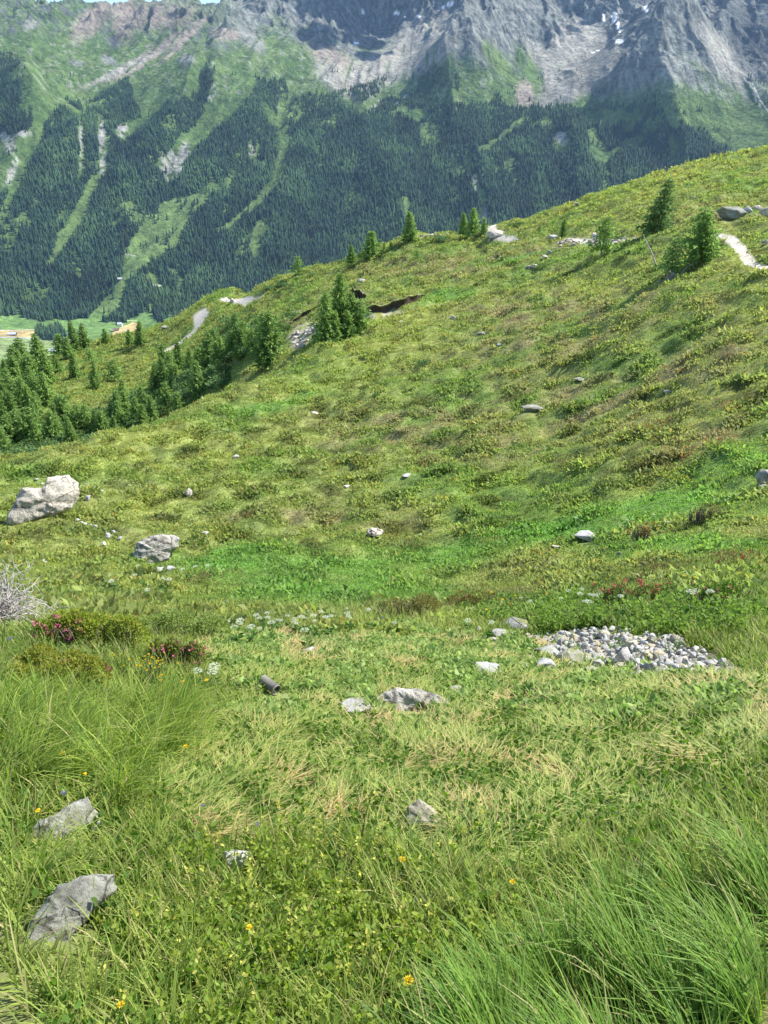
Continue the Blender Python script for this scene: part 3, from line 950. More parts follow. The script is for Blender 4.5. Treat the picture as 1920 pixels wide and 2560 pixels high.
def place_rock(u, v, w_px, h_px, label, mat, name="rock", seed=0, group=None, sub=3, which=0, planes=14, depth=.8, cat="rock", sink=.22, rough=.05, tilt=None, rot=None):
    """a rock whose foot shows at photo pixel (u, v); its size follows from the distance of that spot"""
    rng = np.random.default_rng(seed * 13 + 5)
    p = hit(u, v, which)[0]
    dist = np.linalg.norm(p - CAM)
    k = dist / 1920
    e_ = p[:2] / np.hypot(*p[:2]); EXCL.append((p[0] - e_[0] * w_px * k * .1, p[1] - e_[1] * w_px * k * .1, w_px * k * .5))
    w_, h_ = w_px * k, h_px * k
    a_ = math.atan2(CAM[2] - p[2], math.hypot(p[0], p[1]))
    h_ = max(.35 * h_, (h_ - .5 * depth * w_ * math.sin(a_)) / math.cos(a_))
    V, F = rock_shape(rng, sub, planes, (.5, .5 * depth, .5), rough)
    V = V / np.array([np.ptp(V[:, 0]), np.ptp(V[:, 1]) / depth, np.ptp(V[:, 2])])
    V = V * np.array([w_, w_, h_ * (1 + sink)])
    if tilt:
        c_, s_ = math.cos(tilt), math.sin(tilt)
        V = np.stack([V[:, 0] * c_ + V[:, 2] * s_, V[:, 1], -V[:, 0] * s_ + V[:, 2] * c_], -1)
    V[:, 2] -= V[:, 2].min() + h_ * sink
    o = link(name, mesh(name, V, [F], None, False), mat)
    o.location = p + np.array([0, .3 * depth * w_, 0.0])
    o.rotation_euler[2] = -math.atan2(p[0], p[1]) + (rot or 0)
    tag(o, label, cat, group)
    return o


def outline_boulder(u, v, poly, label, seed, thick=.7, mat=None, lean=.0, face=1.0, name="boulder", cat="boulder"):
    """a big boulder: rounded-off slab built from its silhouette (px about its foot), with real depth and broken faces"""
    p = hit(u, v)[0]
    k = np.linalg.norm(p - CAM) / 1920
    poly = np.array(poly, float) * k * np.array([1, -1])
    # resample outline, then shrink it towards a spine in rings to front and back
    seg = np.linalg.norm(np.roll(poly, -1, 0) - poly, axis=1); cum = np.concatenate([[0], np.cumsum(seg)])
    n = 120
    t = np.linspace(0, cum[-1], n, endpoint=False)
    pp = np.vstack([poly, poly[:1]])
    O = np.stack([np.interp(t, cum, pp[:, 0]), np.interp(t, cum, pp[:, 1])], -1)
    c = O.mean(0); size = np.ptp(O[:, 0])
    rings = []
    T = size * thick
    if np.hypot(p[0], p[1]) < 12:
        e_ = unit(p[:2]); EXCL.append((p[0] + e_[0] * size * .1, p[1] + e_[1] * size * .1, size * .3)); EXCLF.append((p[0] - e_[0] * size * .4, p[1] - e_[1] * size * .42, size * (.3 if size > .25 else .42)))
    prof = [(-.34, .02), (-.36, .3), (-.33, .6), (-.30, .82), (-.24, .95), (-.14, 1.0), (.0, .99), (.2, .93), (.38, .8), (.48, .6), (.5, .3), (.5, .02)]
    for d_, s_ in prof:
        q = c + (O - c) * s_
        rings.append(np.stack([q[:, 0], np.full(n, d_ * T) + lean * (q[:, 1] - c[1]) * (1 if d_ < .2 else .3), q[:, 1]], -1))
    R = np.array(rings)
    for _ in range(2):                                             # finer rings
        R = np.concatenate([np.stack([R[:-1], (R[:-1] + R[1:]) / 2], 1).reshape(-1, n, 3), R[-1:]])
    m = len(R)
    V = R.reshape(-1, 3)
    N = V - np.array([c[0], 0, c[1]]); N = unit(N)
    a = V / size * 3.0
    f1 = ridged(a[:, 0] * 1.1 + a[:, 1] + seed, a[:, 2] * 1.5 - a[:, 1], 4, seed) - .8
    cells = np.floor((a[:, 0] * .7 + a[:, 2] * 1.1 + .6 * noise(a[:, 0], a[:, 2], seed)) * 2) % 2
    V = V + N * (size * (.02 * f1 + .012 * cells + .014 * fbm(a[:, 0] * 4 + a[:, 1], a[:, 2] * 4, 3, seed)))[:, None]
    i = np.arange(m - 1)[:, None] * n; j = np.arange(n)[None]
    F = np.stack([i + j, i + (j + 1) % n, i + n + (j + 1) % n, i + n + j], -1).reshape(-1, 4)
    q_ = p - CAM; a_ = math.atan2(-q_[2], np.hypot(q_[0], q_[1])) * face
    V = np.stack([V[:, 0], V[:, 1] * math.cos(a_) + V[:, 2] * math.sin(a_), V[:, 2] * math.cos(a_) - V[:, 1] * math.sin(a_)], -1)
    o = link(name, mesh(name, V, [F[:, ::-1]], None, False), mat or M_ROCKW)
    o.location = p + np.array([0, 0, -.02]) + unit(q_) * T * (.3 if size > .25 else .05) + [0, 0, .0 if size > .25 or size < .19 else -.015]
    o.rotation_euler[2] = -math.atan2(p[0], p[1])
    tag(o, label, cat)
    return o


outline_boulder(118, 1296, [(-86, -2), (-80, -20), (-68, -42), (-50, -64), (-38, -78), (-22, -76), (0, -72), (10, -80), (16, -92), (36, -96), (62, -92), (78, -72), (82, -50), (70, -32), (56, -14), (30, -8), (0, -2), (-40, 6), (-70, 10)],
                "big pale boulder with a notch in its top, left of the slope foot", 3)
outline_boulder(392, 1408, [(-58, -2), (-54, -20), (-46, -40), (-38, -56), (-10, -66), (22, -70), (52, -62), (62, -54), (54, -34), (36, -22), (32, -6), (10, 2), (-30, 4), (-50, 2)],
                "blocky cracked grey boulder with two small stones at its foot", 8, .75)
R_ = place_rock
R_(422, 1430, 24, 17, "small white stone directly below the cracked grey boulder", M_ROCKG, seed=1)
R_(400, 1428, 22, 10, "flat grey stone half buried beside the small white stone", M_ROCKG, seed=2, sink=.5)
R_(938, 1346, 42, 28, "pale rounded stone alone in the middle of the green hollow", M_ROCKW, seed=3, sub=4, rough=.08)
R_(470, 1240, 20, 20, "speckled upright stone on the slope above the cracked boulder", M_ROCKW, seed=4)
R_(512, 1340, 16, 12, "tiny pale stone right of the cracked boulder", M_ROCKG, seed=5)
R_(1470, 1355, 56, 26, "flat grey slab lying in the lush green hollow", M_ROCKG, seed=6, depth=.9, planes=9)
R_(1392, 1374, 26, 12, "buff flat stone left of the grey slab", M_ROCKY, seed=7)
R_(1547, 1392, 10, 14, "thin upright white stone right of the grey slab", M_ROCKW, seed=8)
R_(1350, 1428, 46, 9, "long low stone showing through the heath above the umbels", M_ROCKM, seed=9)
R_(784, 1038, 26, 10, "flat white stone alone on the mid slope", M_ROCKW, seed=10)
R_(588, 1146, 16, 9, "small flat stone low on the left slope", M_ROCKG, seed=11)
R_(1018, 1192, 30, 8, "flat sunken stone in the heath of the middle slope", M_ROCKG, seed=12)
R_(868, 1220, 18, 8, "small grey stone below the sunken one", M_ROCKG, seed=13)
R_(1330, 1028, 54, 18, "dark low outcrop on the middle of the slope", M_ROCKM, seed=14, planes=9)
R_(1455, 952, 34, 8, "low pale stone above the dark outcrop", M_ROCKG, seed=15)
R_(1672, 983, 22, 8, "small stone in the brown heath on the right", M_ROCKG, seed=16)
R_(1250, 866, 16, 8, "little grey stone high on the slope, near its middle", M_ROCKG, seed=17)
R_(1205, 838, 24, 10, "mossy stone with a dark foot on the upper slope", M_ROCKM, seed=18)
R_(1131, 798, 12, 9, "grey stone above the yellow-green grass", M_ROCKG, seed=19)
R_(1002, 808, 12, 6, "white stone below the torn turf edge", M_ROCKW, seed=20)
R_(905, 705, 22, 8, "white flat stone above the torn bank", M_ROCKW, seed=21)
R_(1242, 592, 46, 16, "large pale slab beside the path on the saddle", M_ROCKW, seed=22, planes=9)
R_(1223, 604, 8, 6, "small white stone in front of the path slab", M_ROCKW, seed=23)
R_(1380, 598, 26, 10, "flat stones by the path junction", M_ROCKG, seed=24)
R_(1488, 598, 18, 14, "upright pale stone behind the thin larch", M_ROCKW, seed=25)
R_(1820, 552, 66, 30, "long dark ledge of rock above the path on the right", M_ROCKM, seed=26, planes=10, sub=4)
R_(1872, 534, 20, 16, "rounded grey rock right of the long ledge", M_ROCKG, seed=27)
R_(1895, 530, 26, 14, "pale rock between the rounded rock and the white one", M_ROCKW, seed=28)
R_(1918, 542, 30, 24, "white fractured rock at the right edge above the path", M_ROCKW, seed=29)
R_(1914, 612, 12, 12, "small white rock at the right edge beside the path", M_ROCKW, seed=30)
R_(1912, 1212, 34, 36, "mossy rock at the right edge by the lush grass", M_ROCKM, seed=31)
R_(1912, 1226, 24, 14, "low grey stone in front of the mossy rock", M_ROCKG, seed=32)
R_(412, 822, 16, 8, "white stone on the far brow left of the track", M_ROCKW, seed=33)
R_(581, 758, 18, 12, "white block beside the upper bend of the track", M_ROCKW, seed=34)
R_(803, 652, 16, 9, "pale stone standing on the ridge among bushes", M_ROCKW, seed=35)
R_(1442, 512, 14, 6, "flat stone on the grassy skyline", M_ROCKG, seed=36)
R_(1515, 484, 12, 5, "flat stone higher along the grassy skyline", M_ROCKG, seed=37)
R_(1736, 496, 9, 4, "tiny stone in the bright upper slope", M_ROCKG, seed=38)
# near stones
def stone_(u, v, pts, label, seed, thick, mat):
    outline_boulder(u, v, [(a - u, b - v) for a, b in pts], label, seed, thick, mat, name="rock", cat="rock")


stone_(160, 2345, [(75, 2356), (81, 2296), (110, 2268), (145, 2244), (174, 2227), (243, 2230), (280, 2252), (280, 2280), (230, 2300), (191, 2316), (165, 2352), (120, 2362)], "large dark grey slab at the lower left edge", 44, .5, M_SLAB)
stone_(160, 2085, [(82, 2040), (95, 2024), (150, 2024), (190, 2012), (222, 2010), (232, 2050), (243, 2074), (230, 2088), (130, 2090), (85, 2070)], "flat grey stone with a ragged top in the long left grass", 43, .5, M_SLAB)
stone_(1078, 2085, [(1019, 2024), (1047, 2002), (1076, 2019), (1110, 2054), (1127, 2080), (1104, 2094), (1070, 2074), (1022, 2058)], "buff wedge-shaped stone in the mown grass", 41, .5, M_ROCKY)
stone_(1020, 1780, [(915, 1760), (940, 1741), (978, 1721), (1044, 1717), (1094, 1735), (1129, 1758), (1100, 1775), (1063, 1785), (986, 1789), (932, 1778)], "pale rock capped with cut grass in the mown patch", 46, .5, M_ROCKW)
R_(970, 2052, 26, 20, "small tan stone left of the buff wedge stone", M_ROCKY, seed=42)
R_(590, 2172, 62, 44, "small purple-grey stone among the bilberries", M_ROCKG, seed=45, sub=3)
R_(885, 1786, 90, 36, "low brown rock left of the grass-capped rock", M_ROCKM, seed=47, sub=4, planes=8)
R_(1140, 1734, 42, 22, "dark hollow-sided stone right of the grass-capped rock", M_ROCKM, seed=48)
R_(1225, 1690, 76, 30, "long grey rock at the lower left of the rubble", M_ROCKG, seed=49, sub=4, planes=9)
R_(1298, 1676, 62, 20, "grey rock just right of the long grey rock", M_ROCKG, seed=50, planes=9)
R_(1362, 1682, 52, 34, "angular grey rock at the lower left corner of the rubble", M_ROCKG, seed=51, planes=10)
R_(1296, 1578, 64, 26, "big lichened rock at the upper left of the rubble", M_ROCKM, seed=52, planes=12)
R_(1248, 1592, 44, 20, "mossy rock left of the big lichened rock", M_ROCKM, seed=53)
R_(1195, 1588, 18, 22, "pointed pale stone standing left of the mossy rocks", M_ROCKG, seed=54, planes=8)
R_(1432, 1660, 66, 36, "yellow-mossed rock inside the left of the rubble", M_ROCKM, seed=55, planes=9)
R_(1372, 1640, 60, 24, "dull mossy rock beside the yellow-mossed one", M_ROCKM, seed=56, planes=9)
R_(1495, 1672, 30, 22, "rounded olive stone at the front of the rubble", M_ROCKM, seed=57)
R_(1485, 1692, 44, 22, "pale two-faced stone at the front edge of the rubble", M_ROCKG, seed=58, planes=8)
R_(1556, 1664, 44, 44, "pointed pyramid stone at the front of the rubble", M_ROCKG, seed=59, planes=6)
R_(1586, 1700, 20, 22, "single stone fallen in front of the pyramid stone", M_ROCKG, seed=60)
R_(1512, 1596, 30, 20, "smooth rounded stone on the top edge of the rubble", M_ROCKY, seed=61, planes=30)
R_(1576, 1630, 28, 32, "tan upright stone in the middle of the rubble", M_ROCKY, seed=62, planes=9)
R_(760, 1640, 46, 24, "grey lump of rock in the dry brown cut patch", M_ROCKM, seed=63)


def rubble():
    rng = np.random.default_rng(77)
    protos = []; small = [rock_shape(rng, 2, 7, (1, .85, .75), .02, .4) for _ in range(4)]
    for i in range(9):
        V, F = rock_shape(rng, 2, rng.integers(6, 10), (1, .85, .75), .02, .4)
        m = mesh("rubble_stone", V, [F]); m.materials.append(M_ROCKG if i % 4 else M_ROCKY); protos.append(m)
    poly = [(1385, 1590), (1440, 1575), (1600, 1578), (1700, 1600), (1760, 1640), (1830, 1675), (1825, 1690), (1700, 1692), (1600, 1685), (1480, 1680), (1400, 1660), (1370, 1620)]
    U = rng.uniform(1360, 1850, 1500); Vv = rng.uniform(1570, 1700, 1500)
    m = inpoly(U, Vv, poly); U, Vv = U[m], Vv[m]
    P = hit(U, Vv)
    pts = []
    for p, u, v in zip(P, U, Vv):
        edge = .55 if u > 1720 else 1
        s = rng.uniform(.034, .068) * edge * (1.35 if rng.random() < .12 else 1)
        if all(np.hypot(*(p[:2] - q[0][:2])) > (s + q[1]) * .4 for q in pts):
            pts.append((p, s))
        if len(pts) >= 285: break
    n_heap = len(pts)
    for p, s in pts[::2]: EXCL.append((p[0], p[1], .10))
    for p in hit(*rng.uniform([[1180], [1590]], [[1380], [1690]], (2, 14))): pts.append((p, rng.uniform(.03, .06))); EXCL.append((p[0], p[1], .06)); EXCL.append((p[0], p[1] - .1, .06))
    for i, (p, s) in enumerate(pts):
        o = bpy.data.objects.new("rubble_stone", protos[int(rng.integers(0, 9))])
        COL.objects.link(o)
        u, v = proj(p)
        o.location = p + np.array([0, 0, s * rng.uniform(0, .45)])
        o.scale = (s * rng.uniform(.8, 1.3), s * rng.uniform(.8, 1.2), s * rng.uniform(.7, 1.1))
        o.rotation_euler = tuple(rng.uniform(0, 6.28, 3))
        if i < n_heap: tag(o, "angular pale grey stone in the heap of rubble behind the mown grass", "stone", "stones of the rubble heap")
        else: tag(o, "small stray stone in the grass at the left end of the rubble", "stone", "stray stones left of the rubble")
    Vs, Fs, off = [], [], 0
    for j in range(520):
        i_ = int(rng.integers(0, len(P))); p = P[i_]; s = rng.uniform(.015, .045)
        V, F = small[int(rng.integers(0, 4))]
        a = rng.uniform(0, 6.28); R_m = np.array([[math.cos(a), -math.sin(a), 0], [math.sin(a), math.cos(a), 0], [0, 0, 1]])
        Vs.append((V * s) @ R_m.T + p + rng.normal(0, .05, 3) * [1, 1, 0] + [0, 0, s * .2]); Fs.append(F + off); off += len(V)
    tag(link("rubble_chips", mesh("rubble_chips", np.concatenate(Vs), [np.concatenate(Fs)]), M_ROCKG), "small pale chips of rock filling the rubble heap", "gravel", kind="stuff")


rubble()


def small_stones(name, label, group, pts, smin, smax, seed, mat):
    rng = np.random.default_rng(seed)
    V, F = rock_shape(rng, 2, 9, (1, .8, .6), .03, .35)
    V2, F2 = rock_shape(rng, 2, 7, (1, .9, .7), .03, .35)
    ms = [mesh(name, V, [F]), mesh(name, V2, [F2])]
    for m in ms: m.materials.append(mat)
    P = hit([p[0] for p in pts], [p[1] for p in pts])
    for p in P:
        o = bpy.data.objects.new(name, ms[int(rng.integers(0, 2))]); COL.objects.link(o)
        k = np.linalg.norm(p - CAM) / 1920
        s = rng.uniform(smin, smax) * k * .5
        EXCL.append((p[0], p[1], s * .9)); o.location = p + [0, 0, s * .3]; o.scale = (s * 1.2, s, s * .8); o.rotation_euler = tuple(rng.uniform(-.4, .4, 2)) + (rng.uniform(0, 6.28),)
        tag(o, label, "stone", group)


rg = np.random.default_rng(5)
line = [(92, 1200), (105, 1212), (215, 1215), (235, 1220), (250, 1232), (218, 1250), (190, 1305), (210, 1312), (225, 1316), (255, 1320), (262, 1333), (285, 1332), (268, 1345), (300, 1348), (245, 1368), (256, 1362), (250, 1395), (112, 1408), (110, 1405), (178, 1220), (205, 1308), (275, 1340), (240, 1318)]
small_stones("stream_stone", "small stone in the dry streamlet between the two boulders", "stones along the dry streamlet", line, 12, 24, 9, M_ROCKG)
line = [(1315 + i * 5 + rg.uniform(-3, 3), 672 - i * .9 + rg.uniform(-2, 2)) for i in range(6)] + [(1355 + i * 5.5 + rg.uniform(-4, 4), 646 - i * 3.6 + rg.uniform(-4, 4)) for i in range(14)] + [(1395 + i * 7, 612 + rg.uniform(-5, 6)) for i in range(8)]
small_stones("cairn_stone", "white stone in the broken line running down from the path", "line of white stones below the path", line, 11, 22, 10, M_ROCKW)
line = [(1000 + i * 13 + rg.uniform(-4, 4), 597 - i * 1.0 + rg.uniform(-2, 2)) for i in range(14)] + [(1420 + i * 14, 603 + rg.uniform(-3, 3)) for i in range(10)] + [(860 + i * 10, 648 - i * 3) for i in range(4)]
small_stones("path_stone", "pale stone lying along the edge of the hill path", "stones along the hill path", line, 9, 17, 11, M_ROCKW)
line = [(rg.uniform(735, 800), 0) for i in range(46)]
line = [(u, 885 - (u - 735) * .55 - rg.uniform(4, 50)) for u, _ in line]
small_stones("scree_stone", "pale stone of the small scree beside the larch clump", "stones of the small scree", line, 9, 19, 12, M_ROCKW)


# ------------------------------------------------------------------ drain pipe
def tube(path, rad, n=8, cap=True):
    path = np.asarray(path, float); rad = np.broadcast_to(rad, (len(path),))
    V = []
    up = np.array([0.1, .2, 1.0])
    for i, p in enumerate(path):
        t = unit(path[min(i + 1, len(path) - 1)] - path[max(i - 1, 0)])
        a = unit(np.cross(t, up)); b = np.cross(t, a)
        th = np.arange(n) * 2 * math.pi / n
        V.append(p + rad[i] * (np.cos(th)[:, None] * a + np.sin(th)[:, None] * b))
    V = np.concatenate(V)
    i = np.arange(len(path) - 1)[:, None] * n; j = np.arange(n)[None]
    F = np.stack([i + j, i + (j + 1) % n, i + n + (j + 1) % n, i + n + j], -1).reshape(-1, 4)
    return V, F


def join(parts_):
    Vs, Fs, off = [], [], 0
    for V, F in parts_:
        Vs.append(V); Fs.append(F + off); off += len(V)
    return np.concatenate(Vs), np.concatenate(Fs)


def pipe():
    p = hit(690, 1738)[0]
    EXCL.append((p[0], p[1], .09)); EXCLF.append((p[0] - .02, p[1] - .15, .16))
    m = mat_plain("grey_plastic_pipe", (.17, .16, .14), .6, .35, 20)
    L, R = .13, .034
    prof = [(-L, R), (-L * .5, R), (0, R), (0.0, R * 1.06), (.012, R * 1.06), (.012, R * .9), (0, R * .88), (-L * .5, R * .88), (-L, R * .88)]
    n = 40; V = []
    for a, r in prof:
        th = np.arange(n) * 2 * math.pi / n
        V.append(np.stack([np.full(n, a), r * np.cos(th), r * np.sin(th)], -1))
    V = np.concatenate(V)
    i = np.arange(len(prof) - 1)[:, None] * n; j = np.arange(n)[None]
    F = np.stack([i + j, i + (j + 1) % n, i + n + (j + 1) % n, i + n + j], -1).reshape(-1, 4)
    o = link("drain_pipe", mesh("drain_pipe", V, [F], None, True), m)
    o.location = p + [0, 0, .045]
    o.rotation_euler = (0, .12, math.radians(-42))
    tag(o, "dark brown drain pipe end poking out of the cut grass", "pipe")


pipe()


# ------------------------------------------------------------------ torn turf bank
def torn_bank(name, pts, label, depth_px, seed):
    """a low wall of bare dark soil, painted darker in its hollow, under an overhanging lip of turf"""
    rng = np.random.default_rng(seed)
    Q = hit([a[0] for a in pts], [a[1] for a in pts])
    t = np.linspace(0, 1, 60); s = np.linspace(0, 1, len(pts))
    line = np.stack([np.interp(t, s, Q[:, i]) for i in range(3)], -1)
    hp = np.interp(t, s, [a[2] for a in pts])
    line[:, 2] = H(line[:, 0], line[:, 1])
    k = np.linalg.norm(line - CAM, axis=1) / 1920
    h = hp * k
    back = unit(line[:, :2]); B = np.concatenate([back, np.zeros((60, 1))], 1)
    up = np.array([0, 0, 1.0])
    rows = []; cols = []
    for f, b, c in ((-.25, 0, C_SOIL), (.1, .12, C_SOIL * .7), (.4, .2, C_SOIL * .55), (.7, .16, C_SOIL * .6), (.92, 0, C_SOIL), (1.0, -.1, C_OLIVE * .45), (1.08, .1, C_OLIVE * .55), (1.0, .8, C_OLIVE * .6), (.5, 2.0, C_OLIVE * .6), (-.3, 3.4, C_OLIVE * .6)):  # soil rows painted darker deeper into the undercut, for its shade
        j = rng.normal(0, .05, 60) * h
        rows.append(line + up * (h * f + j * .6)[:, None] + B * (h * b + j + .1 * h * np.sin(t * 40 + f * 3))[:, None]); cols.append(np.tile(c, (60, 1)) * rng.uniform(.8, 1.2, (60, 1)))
    V = np.concatenate(rows); o = link(name, mesh(name, V, [grid_faces(len(rows), 60)], np.concatenate(cols)), M_NEAR)
    tag(o, label, "bank")


torn_bank("eroded_bank", [(905, 786, 8), (925, 786, 20), (950, 782, 15), (980, 776, 20), (1010, 768, 19), (1040, 756, 18), (1062, 742, 6)], "undercut bank of dark bare soil below a lip of turf, mid left", 0, 1)
torn_bank("eroded_bank", [(872, 742, 6), (885, 746, 20), (900, 748, 22), (915, 748, 10)], "small torn soil scar above the larch clump by the white scree", 0, 2)
torn_bank("eroded_bank", [(715, 826, 5), (735, 808, 10), (760, 790, 10), (790, 772, 5)], "thin dark slip running up above the white scree", 0, 3)


# ------------------------------------------------------------------ ground cover: shrubs and grass of the open slope
def leaves(P, D, L, W, rng, curl=.15):
    """kite-shaped leaves: base P, direction D, length L, width W (one quad each)"""
    n = len(P)
    q = unit(np.cross(D, rng.normal(size=(n, 3))))
    nn = np.cross(D, q)
    L = np.broadcast_to(L, (n,))[:, None]; W = np.broadcast_to(W, (n,))[:, None]
    m = P + D * L * .5 + nn * L * curl
    V = np.stack([P, m + q * W * .5, P + D * L, m - q * W * .5], 1).reshape(-1, 3)
    return V, np.arange(4 * n).reshape(-1, 4)


def leaves6(P, D, L, W, rng, curl=.12):
    """rounder six-sided leaves for plants close by"""
    n = len(P)
    q = unit(np.cross(D, rng.normal(size=(n, 3)))); nn = np.cross(D, q)
    L = np.broadcast_to(L, (n,))[:, None]; W = np.broadcast_to(W, (n,))[:, None]
    a = P + D * L * .3 + nn * L * curl * .8; b = P + D * L * .7 + nn * L * curl
    V = np.stack([P, a + q * W * .46, b + q * W * .42, P + D * L + nn * L * curl * .3, b - q * W * .42, a - q * W * .46], 1).reshape(-1, 3)
    i = np.arange(n)[:, None] * 6
    return V, np.concatenate([i + [[0, 1, 2, 5]], i + [[2, 3, 4, 5]]])


def blades(P, az, th0, th1, L, W, seg=3):
    """bending grass blades as tapering strips; th = lean from upright at foot and tip"""
    n = len(P)
    L = np.broadcast_to(L, (n,)); W = np.broadcast_to(W, (n,))
    h = np.stack([np.cos(az), np.sin(az), 0 * az], -1); side = np.stack([-np.sin(az), np.cos(az), 0 * az], -1)
    pts = [P]; c = P
    for s in range(seg):
        th = th0 + (th1 - th0) * (s + .5) / seg
        c = c + (h * np.sin(th)[:, None] + np.array([0, 0, 1.]) * np.cos(th)[:, None]) * (L / seg)[:, None]
        pts.append(c)
    V = []
    for s in range(seg):
        wv = (W * (1 - .75 * (s / seg) ** 1.3))[:, None] * .5
        V += [pts[s] - side * wv, pts[s] + side * wv]
    V.append(pts[-1])
    V = np.stack(V, 1); k = V.shape[1]
    b = np.arange(n)[:, None] * k
    F4 = [b + np.array([[2 * s, 2 * s + 1, 2 * s + 3, 2 * s + 2]]) for s in range(seg - 1)]
    F3 = b + np.array([[2 * seg - 2, 2 * seg - 1, 2 * seg]])
    return V.reshape(-1, 3), np.concatenate(F4), F3, k


def polar(n, r0, r1, a0=-31, a1=31, p=0.0, rng=RNG):
    """points on the ground, density falling as r**-p"""
    az = np.radians(rng.uniform(a0, a1, n))
    e = 2 - p
    if abs(e) < 1e-6:
        r = r0 * (r1 / r0) ** rng.random(n)
    else:
        r = (r0 ** e + rng.random(n) * (r1 ** e - r0 ** e)) ** (1 / e)
    x = r * np.sin(az); y = r * np.cos(az)
    return x, y, r


def slope_cover():
    rng = np.random.default_rng(11)
    x, y, r = polar(480000, 7.2, 175, -31, 31, 1.5, rng)
    z = H(x, y)
    P = np.stack([x, y, z], -1)
    u, v = proj(P)
    # leave out what lies behind the crest lines
    keep = (v > 330) & (u > -120) & (u < 2040)
    d = P - CAM
    vis = np.ones(len(P), bool)
    for t in (.55, .7, .8, .88, .94, .975):
        Q = CAM + d * t
        vis &= (Q[:, 2] + 1.2 > Hraw(Q[:, 0], Q[:, 1]))
    n = fbm(x / 1.5, y / 1.5, 3, 200)
    pm = path_mask(x, y)
    bare = np.clip(soft(u, v, 960, 783, 60, 8, -6) * 2, 0, 1) + np.clip(soft(u, v, 765, 850, 42, 42, -40) * 2, 0, 1) + np.clip(soft(u, v, 895, 742, 20, 22, 0) * 2, 0, 1) + np.clip(soft(u, v, 1000, 756, 55, 5, -17) * 2.5, 0, 1)
    keep &= vis & clear(x, y) & (pm < .4) & ~((bare > .5) & (r > 60))
    P = P[keep]; r = r[keep]
    x, y = P[:, 0], P[:, 1]
    k = len(P)
    c = cover(P)
    bush = fbm(x / 1.3, y / 1.3, 3, 900)                       # dwarf-shrub clumps stand up, grass between
    tall = sstep(-.1, .4, bush)
    size = (.048 + .0023 * r) * rng.uniform(.6, 1.3, k) * (.55 + (1.25 - .55 * sstep(25, 60, r)) * tall)
    c = c * rng.uniform(.82, 1.15, k)[:, None]
    hue = rng.random(k)
    c = np.where((hue < .06)[:, None], c * [1.3, .9, .9], c)
    c = np.where(((hue > .10) & (hue < .25))[:, None], c * [1.12, 1.1, .95], c)
    m = 6
    PP = np.repeat(P, m, 0); ss = np.repeat(size, m)
    PP = PP + rng.normal(0, .7, PP.shape) * ss[:, None] * [1, 1, .2]
    PP[:, 2] += .0 * ss
    D = rng.normal(0, .75, PP.shape); D[:, 2] = np.abs(D[:, 2]) * .7 + .3
    D = unit(D)
    V, F = leaves(PP, D, ss * rng.uniform(.5, 1.1, len(ss)), ss * rng.uniform(.28, .55, len(ss)), rng)
    C = np.repeat(np.repeat(c, m, 0) * rng.uniform(.82, 1.18, (k * m, 1)), 4, 0)
    tag(link("ground_cover", mesh("ground_cover", V, [F], C), M_LEAF), "low alpine heath of grass and dwarf shrubs over the slope", "ground cover", kind="stuff")
    print("slope tufts", k)


slope_cover()


# ------------------------------------------------------------------ near meadow
TALL = [[(-300, 1700), (120, 1730), (300, 1770), (480, 1790), (540, 1830), (480, 1900), (380, 1940), (350, 2030), (270, 2050), (230, 1990), (60, 1980), (-300, 2060)],
        [(-300, 2180), (60, 2190), (210, 2190), (230, 2240), (60, 2260), (30, 2420), (-300, 2450)]]
TALLR = [(1150, 2640), (1330, 2520), (1500, 2430), (1660, 2350), (1800, 2260), (2300, 2100), (2400, 3300), (1100, 3300)]
BILB = [(250, 2460), (520, 2140), (700, 2110), (900, 2140), (1150, 2220), (1250, 2320), (1100, 2500), (900, 2900), (250, 2900)]


def put_blades(name, label, x, y, az, th0, th1, L, W, col, mat=None, lift=0.0):
    ok = clear(x, y, name != 'short_grass')
    if name == 'short_grass': L = np.where(clear(x, y), L, np.minimum(L, .07))
    x, y, az, th0, th1, col = x[ok], y[ok], az[ok], th0[ok], th1[ok], col[ok]
    L = np.broadcast_to(L, ok.shape)[ok]; W = np.broadcast_to(W, ok.shape)[ok]
    P = np.stack([x, y, H(x, y) + lift - .01], -1)
    V, F4, F3, k = blades(P, az, th0, th1, L, W)
    C = np.repeat(col * [1.14, 1.0, .92], k, 0)
    tt = np.tile(np.linspace(.8, 1.15, k), len(P))[:, None]
    o = link(name, mesh(name, V, [F4, F3], C * tt), mat or M_LEAF)
    tag(o, label, "grass", kind="stuff")


def gpick(x, y, poly, wob=35):
    P = np.stack([x, y, H(x, y)], -1); u, v = proj(P)
    n = fbm(x / .5, y / .5, 3, 702) * wob
    return inpoly(u + n, v + n * .6, poly)


